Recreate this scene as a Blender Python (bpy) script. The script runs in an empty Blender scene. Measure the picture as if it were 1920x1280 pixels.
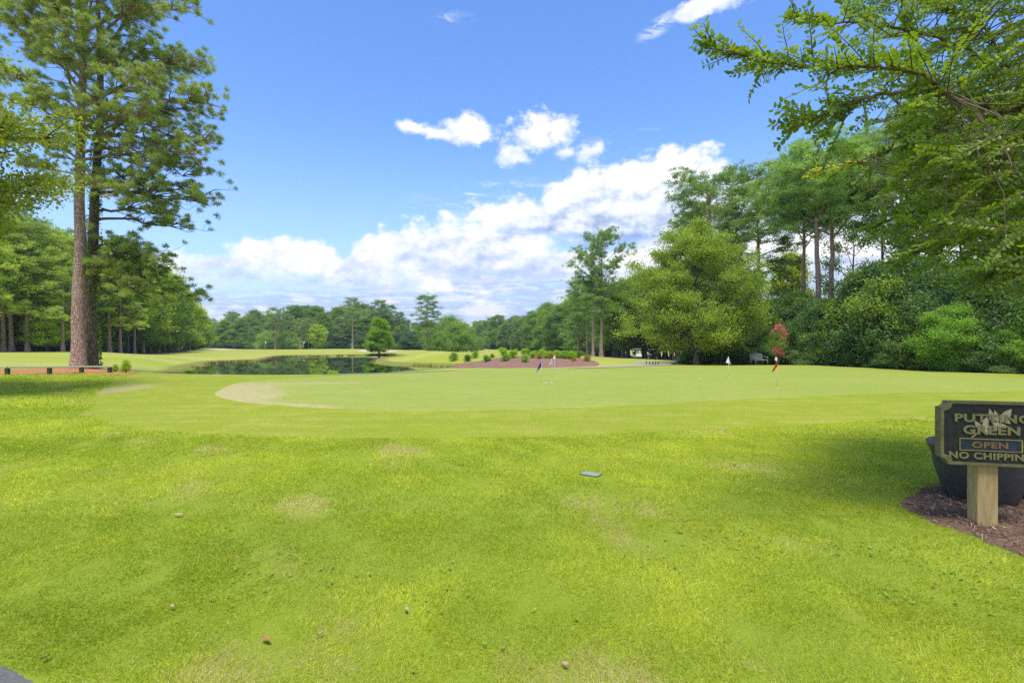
import bpy, math, random
import numpy as np
from mathutils import Vector, Matrix
PI = math.pi
R = math.radians
scene = bpy.context.scene
COL = scene.collection

# ------------------------------------------------------------------ camera
CAM_H = 1.5
cam_d = bpy.data.cameras.new("camera")
cam = bpy.data.objects.new("camera", cam_d)
COL.objects.link(cam)
cam.location = (0, 0, CAM_H)
cam.rotation_euler = (R(90), 0, 0)
cam_d.sensor_width = 36
cam_d.lens = 18
cam_d.shift_y = 5 / 1920
cam_d.clip_start = 0.05
cam_d.clip_end = 20000
scene.camera = cam

# ------------------------------------------------------------------ exposure, sun
scene.view_settings.view_transform = 'Standard'
scene.view_settings.look = 'None'
scene.view_settings.exposure = 1.10
scene.view_settings.gamma = 1
scene.view_settings.use_curve_mapping = False
scene.cycles.use_denoising = False
scene.cycles.max_bounces = 9
scene.cycles.diffuse_bounces = 5
scene.cycles.glossy_bounces = 3
scene.cycles.transmission_bounces = 6
scene.cycles.transparent_max_bounces = 6
scene.cycles.volume_bounces = 0

SUN_AZ, SUN_EL = R(-176), R(70)          # azimuth clockwise from +Y, elevation
sd = Vector((math.sin(SUN_AZ) * math.cos(SUN_EL), math.cos(SUN_AZ) * math.cos(SUN_EL), math.sin(SUN_EL)))
sl = bpy.data.lights.new("sun", 'SUN')
sl.energy = 2.3
sl.angle = R(18)
sl.color = (1.0, 0.95, 0.86)
sun = bpy.data.objects.new("sun", sl)
COL.objects.link(sun)
sun.rotation_euler = sd.to_track_quat('Z', 'Y').to_euler()

# ------------------------------------------------------------------ node helper
class NT:
    def __init__(s, tree): s.t = tree; s.n = tree.nodes; s.l = tree.links
    def node(s, typ, ins=None, **props):
        n = s.n.new(typ)
        for k, v in props.items(): setattr(n, k, v)
        for k, v in (ins or {}).items(): s.set(n.inputs[k], v)
        return n
    def set(s, sock, v):
        if isinstance(v, bpy.types.NodeSocket): s.l.new(v, sock)
        elif isinstance(v, V): s.l.new(v.s, sock)
        else: sock.default_value = v
    def m(s, op, *a, clamp=False):
        n = s.n.new('ShaderNodeMath'); n.operation = op; n.use_clamp = clamp
        for i, v in enumerate(a): s.set(n.inputs[i], v)
        return V(s, n.outputs[0])
    def sstep(s, x, a, b):
        n = s.n.new('ShaderNodeMapRange'); n.interpolation_type = 'SMOOTHSTEP'
        s.set(n.inputs['Value'], x); s.set(n.inputs['From Min'], a); s.set(n.inputs['From Max'], b)
        return V(s, n.outputs['Result'])
    def comb(s, x, y, z):
        n = s.n.new('ShaderNodeCombineXYZ')
        for i, v in enumerate((x, y, z)): s.set(n.inputs[i], v)
        return n.outputs[0]
    def noise(s, vec, scale, detail=4, rough=.5, dist=0, out='Fac', dim='3D'):
        n = s.node('ShaderNodeTexNoise', noise_dimensions=dim)
        for k, v in {'Vector': vec, 'Scale': scale, 'Detail': detail, 'Roughness': rough, 'Distortion': dist}.items(): s.set(n.inputs[k], v)
        return V(s, n.outputs[out])
    def voro(s, vec, scale, detail=3, rough=.5, smooth=.6):
        n = s.n.new('ShaderNodeTexVoronoi'); n.feature = 'SMOOTH_F1'; n.normalize = False; n.voronoi_dimensions = '2D'
        for k, v in {'Vector': vec, 'Scale': scale, 'Detail': detail, 'Roughness': rough, 'Smoothness': smooth}.items(): s.set(n.inputs[k], v)
        return V(s, n.outputs['Distance'])
    def mix(s, f, a, b, mode='MIX'):
        n = s.n.new('ShaderNodeMix'); n.data_type = 'RGBA'; n.blend_type = mode
        s.set(n.inputs[0], f)
        for i, v in ((6, a), (7, b)):
            if isinstance(v, (tuple, list)) and len(v) == 3: v = (*v, 1)
            s.set(n.inputs[i], v)
        return n.outputs[2]
    def ramp(s, f, stops, interp='LINEAR'):
        n = s.n.new('ShaderNodeValToRGB'); n.color_ramp.interpolation = interp
        e = n.color_ramp.elements
        while len(e) < len(stops): e.new(.5)
        for el, (p, c) in zip(e, stops): el.position = p; el.color = (*c, 1)
        s.set(n.inputs[0], f)
        return n.outputs[0]
class V:
    def __init__(s, nt, sock): s.nt = nt; s.s = sock
    def __add__(s, o): return s.nt.m('ADD', s, o)
    __radd__ = __add__
    def __sub__(s, o): return s.nt.m('SUBTRACT', s, o)
    def __rsub__(s, o): return s.nt.m('SUBTRACT', o, s)
    def __mul__(s, o): return s.nt.m('MULTIPLY', s, o)
    __rmul__ = __mul__
    def __truediv__(s, o): return s.nt.m('DIVIDE', s, o)

# ------------------------------------------------------------------ world: Nishita sky and cumulus clouds by direction
world = bpy.data.worlds.new("World")
scene.world = world
world.use_nodes = True
world.cycles.sampling_method = 'MANUAL'
world.cycles.sample_map_resolution = 256
wt = world.node_tree
wt.nodes.clear()
w = NT(wt)
sky = w.node('ShaderNodeTexSky', sky_type='NISHITA', sun_disc=False, sun_elevation=SUN_EL, sun_rotation=SUN_AZ,
             altitude=10, air_density=1.0, dust_density=0.25, ozone_density=3.0)
def azel(px, py):
    az = math.atan((px - 960) / 960)
    return az, math.atan((645 - py) / 960 * math.cos(az))
tc = w.node('ShaderNodeTexCoord')
sx = w.node('ShaderNodeSeparateXYZ', {0: tc.outputs['Generated']})
az = w.m('ARCTAN2', sx.outputs[0], sx.outputs[1])
el = w.m('ARCSINE', sx.outputs[2])
AZ0, AZ1, ELM = R(-70), R(70), R(60)
azn = w.m('MULTIPLY_ADD', az, 1 / (AZ1 - AZ0), -AZ0 / (AZ1 - AZ0))
def curve(pts):                                  # elevation (radians) as a function of azimuth, from (px, py) points
    n = w.n.new('ShaderNodeFloatCurve')
    c = n.mapping.curves[0]
    q = []
    for px, py in pts:
        a, e = azel(px, py); q.append(((a - AZ0) / (AZ1 - AZ0), (e + .1) / ELM))
    q = [(0, q[0][1])] + q + [(1, q[-1][1])]
    while len(c.points) < len(q): c.points.new(.5, .5)
    for p, (x, y) in zip(c.points, q): p.location = (x, y); p.handle_type = 'AUTO'
    n.mapping.update()
    w.set(n.inputs['Value'], azn)
    return w.m('MULTIPLY_ADD', n.outputs[0], ELM, -.1)
vec = w.comb(az, el * 1.5, 0.0)
lx, ly = -.006, .012                             # towards the sun side, for the relief of the cloud heads
vec2 = w.comb(az + lx, (el + ly) * 1.5, 0.0)
bil = w.voro(vec, 13, 3, .55)
bil2 = w.voro(vec2, 13, 3, .55)
relief = (bil - bil2) * .8
bc = .72 - bil
fb = w.noise(vec, 9, 7, .62, dim='2D')
fbw = w.noise(w.comb(az * .8 + 3.0, el * 5.5, 0.0), 9, 6, .6, .2, dim='2D')        # wide flat streaks near the horizon
fine = w.noise(vec, 34, 4, .65, dim='2D')
def px2rad(p): return p / 960
# clear sky, slightly richer than the raw model
hs = w.node('ShaderNodeHueSaturation', {'Hue': .5, 'Saturation': 1.12, 'Value': 1.0, 'Color': sky.outputs[0]})
col = w.mix(1.0, hs.outputs[0], (.190, .204, .245), 'MULTIPLY')
# pale moisture low down
col = w.mix(w.sstep(el, .42, -.02) * .62, col, (.50, .65, .97))
# wisp of cirrus
wn = w.noise(w.comb(az + el * .8 + 8.0, el * 4.0, 0.0), 16, 6, .68, .5, dim='2D')
def blob(px, py, rx, ry, tilt=0.0):
    a0, e0 = azel(px, py)
    dx = (az - a0) * (1 / px2rad(rx)); dy = (el - e0 + (az - a0) * tilt) * (1 / px2rad(ry))
    return w.m('SQRT', dx * dx + dy * dy)
cir = w.sstep(blob(930, 368, 190, 32, -.1), 1.1, .1) * w.sstep(wn, .47, .72) * .75
cir = w.m('MAXIMUM', cir, w.sstep(blob(850, 35, 60, 12), 1.2, .2) * w.sstep(wn, .45, .8) * .5)
cir = w.m('MAXIMUM', cir, w.sstep(blob(1235, 50, 40, 14, -.3), 1.2, .2) * w.sstep(wn, .4, .65) * .8)
cir = w.m('MAXIMUM', cir, w.sstep(blob(1170, 262, 70, 25, -.1), 1.2, .2) * w.sstep(wn, .5, .8) * .35)
col = w.mix(cir, col, (.86, .92, 1.0))
# generic cumulus for the directions the photograph does not show
out = w.sstep(w.m('ABSOLUTE', az), R(50), R(62))
gen = w.sstep(w.noise(w.comb(sx.outputs[0], sx.outputs[1], w.m('MULTIPLY', sx.outputs[2], 2.0)), 2.4, 7, .6), .5, .62) * w.sstep(el, .02, .1) * out
col = w.mix(gen * .8, col, (.80, .86, .95))
# streaky far cloud under the banks
stop = curve([(0, 560), (340, 530), (500, 520), (760, 500), (1000, 470), (1240, 440), (1500, 420), (1920, 430)])
smask = w.sstep(stop - el + (fb - .5) * .05, -.01, .05) * w.sstep(fbw, .26, .44)
sshade = w.sstep(fbw + (fine - .5) * .25, .42, .68)
scol = w.ramp(sshade, [(0, (.46, .60, .86)), (.45, (.66, .76, .93)), (1, (.93, .90, .95))])
col = w.mix(smask * .95, col, scol)
# banks, far to near; each has a billowing top and a flat grey base
def bank(col, top, bot, amp, softb, dark, strength=1.0, seed=0.0):
    t = curve(top); b = curve(bot)
    h = t - el
    edge = h + bc * amp * .9 + (fb - .5) * amp * 1.0 + (fine - .5) * amp * .4 + .026
    m1 = w.sstep(edge, 0.0, .028)
    m2 = w.sstep(el - b + (fbw - .5) * .09 + (fine - .5) * .02, 0.0, softb)
    fr = w.m('DIVIDE', el - b, w.m('MAXIMUM', t - b, .02))
    sh = fr * .85 + relief + bc * .25 + (fb - .5) * .55 + (fine - .5) * .12 + .08
    c = w.ramp(sh, [(0, dark), (.28, tuple(.5 * (a + q) for a, q in zip(dark, (.75, .82, .95)))), (.55, (.80, .85, .95)), (.8, (.96, .965, .99)), (1, (1.06, 1.05, 1.04))])
    return w.mix(m1 * m2 * strength, col, c)
col = bank(col, [(1050, 600), (1180, 480), (1350, 430), (1500, 445), (1700, 420), (1920, 440)],
           [(1150, 600), (1300, 560), (1500, 560), (1920, 560)], .03, .05, (.36, .47, .72))
col = bank(col, [(150, 520), (345, 484), (430, 470), (500, 456), (560, 464), (640, 478), (700, 490), (800, 520), (900, 560)],
           [(150, 560), (360, 555), (600, 555), (900, 580)], .045, .06, (.50, .62, .86))
col = bank(col, [(560, 560), (640, 490), (680, 458), (740, 440), (800, 426), (870, 422), (940, 430), (1000, 450), (1100, 480), (1300, 500)],
           [(560, 540), (700, 545), (900, 540), (1300, 540)], .045, .05, (.42, .55, .82))
col = bank(col, [(840, 520), (900, 430), (935, 394), (980, 385), (1030, 372), (1060, 352), (1120, 322), (1180, 312), (1240, 298), (1310, 302), (1345, 290), (1375, 322), (1410, 332), (1470, 330), (1560, 345), (1700, 330), (1920, 340)],
           [(840, 450), (960, 470), (1100, 480), (1300, 475), (1500, 460), (1920, 470)], .045, .06, (.26, .38, .66))
# separate small cumulus
def puff(col, blobs, amp=.75, grey=(.70, .79, .93), yc=260, hh=40):
    d = None
    for bl in blobs:
        q = blob(*bl)
        d = q if d is None else w.m('SMOOTH_MIN', d, q, .35)
    e = 1.15 - d + bc * amp * 1.2 + (fb - .5) * amp * 2.0 + (fine - .5) * amp * 1.3
    m = w.sstep(e, -.10, .75)
    a0, e0 = azel(blobs[0][0], yc)
    sh = (el - e0) * (1 / px2rad(hh)) * .45 + .52 + relief * 1.0 + (fb - .5) * .7
    c = w.ramp(sh, [(0, grey), (.45, (.86, .90, .97)), (.8, (1.0, 1.0, 1.01)), (1, (1.08, 1.07, 1.06))])
    return w.mix(m, col, c)
col = puff(col, [(875, 248, 52, 24), (820, 250, 60, 12, .12), (770, 238, 26, 7, .1)])
col = puff(col, [(1015, 262, 62, 36), (965, 288, 38, 20), (1110, 284, 46, 20), (1060, 285, 40, 14)], yc=275)
col = puff(col, [(1325, 8, 66, 15), (1290, 22, 40, 12)], yc=10, hh=30)
SKY_GAIN = 0.545                                   # so that cloud white is just white at this exposure
bgn = w.node('ShaderNodeBackground', {'Color': col, 'Strength': SKY_GAIN})
wo = w.node('ShaderNodeOutputWorld')
wt.links.new(bgn.outputs[0], wo.inputs[0])

# ------------------------------------------------------------------ mesh and tagging helpers
def mesh_np(name, verts, quads=None, tris=None, attrs=None, mat=None, smooth=False, mats=None, mat_idx=None):
    me = bpy.data.meshes.new(name)
    verts = np.asarray(verts, np.float32).reshape(-1, 3)
    q = np.zeros((0, 4), np.int32) if quads is None else np.asarray(quads, np.int32).reshape(-1, 4)
    t = np.zeros((0, 3), np.int32) if tris is None else np.asarray(tris, np.int32).reshape(-1, 3)
    me.vertices.add(len(verts)); me.vertices.foreach_set('co', verts.ravel())
    nl = q.size + t.size
    me.loops.add(nl); me.loops.foreach_set('vertex_index', np.concatenate([q.ravel(), t.ravel()]))
    nf = len(q) + len(t)
    me.polygons.add(nf)
    ls = np.concatenate([np.arange(len(q)) * 4, q.size + np.arange(len(t)) * 3]).astype(np.int32)
    me.polygons.foreach_set('loop_start', ls)
    if smooth: me.polygons.foreach_set('use_smooth', np.ones(nf, bool))
    for k, v in (attrs or {}).items():
        a = me.attributes.new(k, 'FLOAT', 'POINT'); a.data.foreach_set('value', np.asarray(v, np.float32))
    if mats:
        for m_ in mats: me.materials.append(m_)
        if mat_idx is not None: me.polygons.foreach_set('material_index', np.asarray(mat_idx, np.int32))
    elif mat: me.materials.append(mat)
    me.update(calc_edges=True)
    return me
def link(name, me, parent=None, loc=None):
    o = bpy.data.objects.new(name, me); COL.objects.link(o)
    if parent: o.parent = parent
    if loc is not None: o.location = loc
    return o
def tag(o, label=None, cat=None, group=None, kind=None):
    for k, v in (('label', label), ('category', cat), ('group', group), ('kind', kind)):
        if v: o[k] = v
    return o
def empty(name, loc=(0, 0, 0), rz=0.0, **kw):
    o = bpy.data.objects.new(name, None); COL.objects.link(o)
    o.location = loc; o.rotation_euler = (0, 0, rz); o.empty_display_size = .2
    return tag(o, **kw)
class Geo:                                        # collects boxes, tubes, lathes into one mesh
    def __init__(s): s.v = []; s.f = []; s.n = 0
    def add(s, verts, faces):
        s.v += [tuple(p) for p in verts]; s.f += [[i + s.n for i in f] for f in faces]; s.n += len(verts)
    def box(s, c, size, M=None):
        x, y, z = (d / 2 for d in size)
        vs = [Vector((a * x, b * y, d * z)) for a in (-1, 1) for b in (-1, 1) for d in (-1, 1)]
        if M is not None: vs = [M @ p for p in vs]
        vs = [p + Vector(c) for p in vs]
        s.add(vs, [[0, 1, 3, 2], [4, 6, 7, 5], [0, 4, 5, 1], [2, 3, 7, 6], [0, 2, 6, 4], [1, 5, 7, 3]])
    def tube(s, pts, rad, k=8, cap=True):
        pts = [Vector(p) for p in pts]
        if not hasattr(rad, '__len__'): rad = [rad] * len(pts)
        ref = Vector((0, 0, 1)) if abs((pts[-1] - pts[0]).normalized().z) < .9 else Vector((1, 0, 0))
        vs = []
        for i, p in enumerate(pts):
            t = (pts[min(i + 1, len(pts) - 1)] - pts[max(i - 1, 0)]).normalized()
            a = t.cross(ref).normalized(); b = t.cross(a)
            for j in range(k):
                th = 2 * PI * j / k
                vs.append(p + (a * math.cos(th) + b * math.sin(th)) * rad[i])
        fs = [[i * k + j, i * k + (j + 1) % k, (i + 1) * k + (j + 1) % k, (i + 1) * k + j] for i in range(len(pts) - 1) for j in range(k)]
        if cap: fs += [list(range(k))[::-1], [(len(pts) - 1) * k + j for j in range(k)]]
        s.add(vs, fs)
    def lathe(s, prof, k=32, c=(0, 0, 0)):
        vs = [(c[0] + r * math.cos(2 * PI * j / k), c[1] + r * math.sin(2 * PI * j / k), c[2] + z) for r, z in prof for j in range(k)]
        fs = [[i * k + j, i * k + (j + 1) % k, (i + 1) * k + (j + 1) % k, (i + 1) * k + j] for i in range(len(prof) - 1) for j in range(k)]
        s.add(vs, fs)
    def prism(s, outline, y0, y1, M=None):        # outline in xz, extruded along y
        n = len(outline)
        vs = [Vector((x, y, z)) for y in (y0, y1) for x, z in outline]
        if M is not None: vs = [M @ p for p in vs]
        s.add(vs, [list(range(n)), [n + i for i in range(n)][::-1]] + [[i, n + i, n + (i + 1) % n, (i + 1) % n] for i in range(n)])
    def build(s, name, mat, parent=None, smooth=False, bevel=0, loc=None):
        me = bpy.data.meshes.new(name); me.from_pydata(s.v, [], s.f); me.materials.append(mat); me.update()
        import bmesh
        bm = bmesh.new(); bm.from_mesh(me); bmesh.ops.recalc_face_normals(bm, faces=bm.faces); bm.to_mesh(me); bm.free()
        if smooth: me.polygons.foreach_set('use_smooth', [True] * len(me.polygons))
        o = link(name, me, parent, loc)
        if bevel:
            md = o.modifiers.new('bevel', 'BEVEL'); md.width = bevel; md.segments = 2; md.limit_method = 'ANGLE'
        return o

# ------------------------------------------------------------------ materials
def material(name):
    m = bpy.data.materials.new(name); m.use_nodes = True; m.node_tree.nodes.clear()
    return m, NT(m.node_tree)
def finish(nt, shader, disp=None):
    o = nt.node('ShaderNodeOutputMaterial'); nt.l.new(shader, o.inputs[0])
def princ(nt, color, rough=.8, spec=.3, bump=None, bstr=.4, bdist=.02, **kw):
    n = nt.node('ShaderNodeBsdfPrincipled')
    nt.set(n.inputs['Base Color'], (*color, 1) if isinstance(color, tuple) and len(color) == 3 else color)
    nt.set(n.inputs['Roughness'], rough); nt.set(n.inputs['Specular IOR Level'], spec)
    for k, v in kw.items(): nt.set(n.inputs[k.replace('_', ' ')], v)
    if bump is not None:
        b = nt.node('ShaderNodeBump', {'Height': bump, 'Strength': bstr, 'Distance': bdist})
        nt.l.new(b.outputs[0], n.inputs['Normal'])
    return n.outputs[0]
def objvec(nt): return nt.node('ShaderNodeTexCoord').outputs['Object']
def attr(nt, name): return V(nt, nt.node('ShaderNodeAttribute', attribute_name=name).outputs['Fac'])
def simple(name, c1, c2=None, rough=.6, spec=.4, scale=8, bstr=.3, bdist=.005, metallic=0.0, stretch=None):
    m, nt = material(name)
    v = objvec(nt)
    if stretch: v = nt.node('ShaderNodeMapping', {'Vector': v, 'Scale': stretch}).outputs[0]
    f = nt.noise(v, scale, 6, .65)
    c2 = c2 or tuple(x * .7 for x in c1)
    col_ = nt.ramp(f, [(.3, c2), (.7, c1)])
    finish(nt, princ(nt, col_, rough, spec, f, bstr, bdist, Metallic=metallic))
    return m

def turf(name, lush, dry, dark, patch=.35, fine_scale=60, bstr=.5):
    m, nt = material(name)
    v = objvec(nt)
    big = nt.noise(v, .22, 4, .6); mid = nt.noise(v, 1.7, 5, .65); fi = nt.noise(v, fine_scale, 4, .7)
    st = nt.noise(nt.node('ShaderNodeMapping', {'Vector': v, 'Scale': (.35, 2.2, 1)}).outputs[0], .9, 5, .6)
    c = nt.mix(nt.sstep(mid * .55 + st * .45, .42, .66) * patch * 2, (*lush, 1), (*dry, 1))
    c = nt.mix(nt.sstep(big, .62, .38) * .35, c, (*dark, 1))
    c = nt.mix(nt.sstep(fi, .62, .30) * .62, c, (*tuple(x * .55 for x in dark), 1))
    return m, nt, c, fi, mid, v
m_ground, nt, c, fi, mid, v = turf('ground_grass', (.305, .375, .017), (.41, .40, .055), (.235, .310, .013))
rough_a, litter_a, bank_a = attr(nt, 'rough'), attr(nt, 'litter'), attr(nt, 'bank')
fair = nt.mix(nt.sstep(nt.noise(nt.node('ShaderNodeMapping', {'Vector': v, 'Scale': (.25, 1, 1)}).outputs[0], .16, 4, .6), .35, .65), (.285, .330, .034), (.370, .360, .085))
fair = nt.mix(nt.sstep(nt.noise(v, .45, 6, .7), .52, .70) * .4, fair, (.19, .28, .014))
c = nt.mix(rough_a, fair, nt.mix(attr(nt, 'near') * .6, c, (.19, .25, .026, 1)))
c = nt.mix(nt.sstep(bank_a + (nt.noise(v, 1.3, 5, .7) - .5) * .9, .35, .75) * .8, c, (.17, .17, .035))
lit = nt.ramp(nt.noise(v, 3.5, 6, .7), [(.3, (.035, .022, .012)), (.55, (.10, .062, .030)), (.72, (.07, .085, .02))])
c = nt.mix(nt.sstep(litter_a + (nt.noise(v, .8, 5, .7) - .5) * .6, .35, .65), c, lit)
finish(nt, princ(nt, c, .9, .12, fi + mid, .5, .03))

m_green, nt, c, fi, mid, v = turf('putting_turf', (.292, .345, .050), (.365, .368, .090), (.250, .315, .036), .45, 34)
dry = attr(nt, 'dry')
dn = nt.noise(nt.node('ShaderNodeMapping', {'Vector': v, 'Scale': (.7, 2, 1)}).outputs[0], 2.6, 9, .8)
c = nt.mix(nt.sstep(dry + (dn - .5) * 2.4, .48, .98) * .68, c, nt.ramp(nt.noise(v, 9, 5, .7), [(.3, (.34, .28, .11)), (.7, (.55, .42, .26))]))
finish(nt, princ(nt, c, .85, .15, fi, .2, .01))
m_fringe, nt, c, fi, mid, v = turf('fringe_turf', (.270, .318, .020), (.38, .36, .065), (.215, .280, .014), .5, 24)
dry = attr(nt, 'dry')
c = nt.mix(nt.sstep(dry + (nt.noise(v, 2.0, 7, .72) - .5) * 1.5, .40, .85) * .7, c, (.38, .32, .15))
finish(nt, princ(nt, c, .9, .12, fi + mid, .4, .02))

def mulch_mat(name, a, b, c3, scale=14):
    m, nt = material(name); v = objvec(nt)
    f = nt.noise(nt.node('ShaderNodeMapping', {'Vector': v, 'Scale': (1, 2.6, 1), 'Rotation': (0, 0, .5)}).outputs[0], scale, 8, .75, .8)
    g = nt.noise(v, 2.0, 5, .6)
    col_ = nt.ramp(f * .75 + g * .25, [(.32, a), (.5, b), (.68, c3)])
    finish(nt, princ(nt, col_, .95, .1, f, .9, .03))
    return m
m_mulch = mulch_mat('brown_mulch', (.085, .050, .032), (.21, .130, .082), (.38, .26, .18))
m_redmulch = mulch_mat('red_straw', (.10, .052, .034), (.24, .130, .088), (.36, .23, .16), 3)
m_straw = mulch_mat('orange_straw', (.16, .065, .025), (.40, .18, .075), (.50, .27, .13), 4)
m_sand = simple('sand', (.60, .50, .36), (.45, .36, .24), .95, .1, .8)
m_path = simple('path_concrete', (.36, .33, .29), (.24, .22, .20), .9, .2, 3)
m_asphalt = simple('asphalt', (.20, .185, .17), (.09, .085, .08), .9, .2, 60, .8, .01)
m_water, nt = material('pond_water')
v = objvec(nt)
wv = nt.noise(nt.node('ShaderNodeMapping', {'Vector': v, 'Scale': (.6, 1, 1)}).outputs[0], 1.6, 4, .55)
finish(nt, princ(nt, (.010, .022, .012), .015, .5, wv, .05, .012, IOR=1.33))

# ------------------------------------------------------------------ terrain
def ctl(px, py, d): return ((px - 960) / 960, math.log(d), CAM_H - (py - 645) / 960 * d)
CT = []
for u in (-1.6, -.9, -.45, 0, .45, .9, 1.6):
    for d in (6, 10, 14, 19): CT.append((u, math.log(d), 0.0))
for u in (-.25, 0, .3, .6): CT.append((u, math.log(25), 0.0))
for u, z in ((-1.6, .2), (1.6, .1)):
    for d in (30, 60, 120, 250): CT.append((u, math.log(d), z if d < 100 else z - d * .004))
CT += [ctl(*a) for a in [
    (150, 692, 26), (0, 703, 21), (-120, 700, 24), (40, 690, 29), (0, 661, 56), (100, 661, 60), (200, 660, 68), (330, 656, 120), (390, 655, 170),
    (100, 676, 40), (260, 673, 44), (300, 697, 30), (400, 703, 25), (650, 704, 25), (300, 684, 38),
    (370, 667, 80), (250, 664, 70), (450, 662, 95), (600, 661, 105), (600, 656, 130), (400, 653.5, 138), (500, 655, 150), (650, 654, 140),
    (500, 656, 220), (750, 656, 220), (900, 656, 230), (600, 654, 320), (900, 652, 400), (200, 655, 250), (200, 650, 400),
    (410, 656, 128), (710, 660, 100), (770, 658, 62), (850, 660, 63), (715, 670, 56), (790, 661, 85), (800, 658, 130),
    (980, 688, 40), (980, 668, 49), (1080, 670, 49), (855, 669, 49), (850, 688, 41), (1110, 686, 41), (930, 666, 62), (1020, 667, 62),
    (960, 690.5, 31), (1150, 691, 32.5), (1300, 686, 39), (1500, 684, 40), (1700, 694, 31.5), (1920, 702, 25.5), (1420, 684, 45), (1600, 686, 50), (1800, 688, 45),
    (1110, 668.5, 84), (1200, 671.5, 112), (1160, 681, 56), (1250, 677, 75), (1300, 684, 46), (1240, 674, 90), (950, 667, 110), (950, 662, 190), (1050, 666, 150),
    (1200, 664, 220), (1500, 664, 120), (1200, 655, 400)]]
CT = np.array(CT); CT[:, 1] *= .75
def _phi(r2): return np.where(r2 > 1e-12, .5 * r2 * np.log(np.maximum(r2, 1e-12)), 0)
_n = len(CT)
_K = _phi((CT[:, None, 0] - CT[None, :, 0]) ** 2 + (CT[:, None, 1] - CT[None, :, 1]) ** 2) + np.eye(_n) * 4e-4
_P = np.c_[np.ones(_n), CT[:, :2]]
_A = np.block([[_K, _P], [_P.T, np.zeros((3, 3))]])
_W = np.linalg.solve(_A, np.r_[CT[:, 2], 0, 0, 0])
def ss(a, b, x): t = np.clip((x - a) / (b - a), 0, 1); return t * t * (3 - 2 * t)
def PW(px, d): return ((px - 960) / 960 * d, d)
WATER = -.62
pond_poly = np.array([PW(*p) for p in [(352, 36), (362, 32.8), (405, 31), (480, 30.5), (560, 31), (650, 32), (720, 35), (780, 39), (845, 43), (862, 46.5),
    (800, 50), (750, 51.5), (712, 55), (697, 61), (712, 74), (748, 86), (728, 97), (660, 94), (600, 89), (545, 87), (522, 80), (508, 70), (496, 64), (450, 61), (412, 58), (385, 51), (362, 43)]])
def smooth_poly(P, k=8):                            # closed Catmull-Rom
    P = np.asarray(P, float); n = len(P); out = []
    for i in range(n):
        a, b, c, d = P[i - 1], P[i], P[(i + 1) % n], P[(i + 2) % n]
        for t in np.arange(k) / k:
            out.append(.5 * ((2 * b) + (-a + c) * t + (2 * a - 5 * b + 4 * c - d) * t * t + (-a + 3 * b - 3 * c + d) * t ** 3))
    return np.array(out)
def inside(P, X, Y):
    r = np.zeros(np.shape(X), bool); n = len(P)
    for i in range(n):
        x0, y0 = P[i]; x1, y1 = P[(i + 1) % n]
        if y0 == y1: continue
        r ^= ((y0 > Y) != (y1 > Y)) & (X < (x1 - x0) * (Y - y0) / (y1 - y0) + x0)
    return r
def sdist(P, X, Y):                                 # positive outside
    d = np.full(np.shape(X), 1e9); n = len(P)
    for i in range(n):
        a = P[i]; e = P[(i + 1) % n] - a; L = e @ e + 1e-12
        t = np.clip(((X - a[0]) * e[0] + (Y - a[1]) * e[1]) / L, 0, 1)
        d = np.minimum(d, np.hypot(X - a[0] - t * e[0], Y - a[1] - t * e[1]))
    return np.where(inside(P, X, Y), -d, d)
pond_s = smooth_poly(pond_poly, 4)
def terrain(X, Y):
    X = np.asarray(X, float); Y = np.asarray(Y, float); sh = X.shape
    X = X.ravel(); Y = Y.ravel()
    Yc = np.clip(Y, 1.2, 900)
    u = np.clip(X / Yc, -1.7, 1.7); v_ = np.log(Yc) * .75
    z = _W[_n] + _W[_n + 1] * u + _W[_n + 2] * v_
    for i in range(_n): z = z + _W[i] * _phi((u - CT[i, 0]) ** 2 + (v_ - CT[i, 1]) ** 2)
    z = z * ss(9, 16, Y) * (1 - .7 * ss(1.3, 1.7, np.abs(X / Yc)))
    z = z + .03 * np.sin(X * .35 + 1) * np.sin(Y * .27) * ss(20, 40, Y)
    m = (Y > 20) & (Y < 115) & (X > -60) & (X < 5)
    sd_ = sdist(pond_s, X[m], Y[m])
    zz = z[m]
    bw = 4.5 + 3 * ss(40, 60, Y[m])
    low = np.where(sd_ > 0, WATER + .22 * ss(0, .6, sd_), WATER - .7 * ss(0, 3, -sd_))
    t = ss(.2, 1, sd_ / bw)
    z[m] = low * (1 - t) + np.maximum(zz, WATER + .2) * t
    return z.reshape(sh)
_uc = np.linspace(-1.75, 1.75, 430)
_uo = np.array([1.85, 2.0, 2.3, 2.8, 3.6, 5, 8, 14, 30, 90])
UC = np.r_[-_uo[::-1], _uc, _uo]
YR = np.r_[np.exp(np.linspace(math.log(1.2), math.log(700), 470)), np.exp(np.linspace(math.log(760), math.log(9000), 16))]
GX = YR[:, None] * UC[None, :]; GY = np.repeat(YR[:, None], len(UC), 1)
GZ = terrain(GX, GY)
def zat(x, y):                                      # height of the ground mesh
    x = np.asarray(x, float); y = np.asarray(y, float)
    yc = np.clip(y, 1.2, 8900)
    j = np.clip(np.searchsorted(YR, yc) - 1, 0, len(YR) - 2); u = x / yc
    i = np.clip(np.searchsorted(UC, u) - 1, 0, len(UC) - 2)
    fy = (yc - YR[j]) / (YR[j + 1] - YR[j]); fx = np.clip((u - UC[i]) / (UC[i + 1] - UC[i]), 0, 1)
    return (GZ[j, i] * (1 - fx) + GZ[j, i + 1] * fx) * (1 - fy) + (GZ[j + 1, i] * (1 - fx) + GZ[j + 1, i + 1] * fx) * fy

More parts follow.
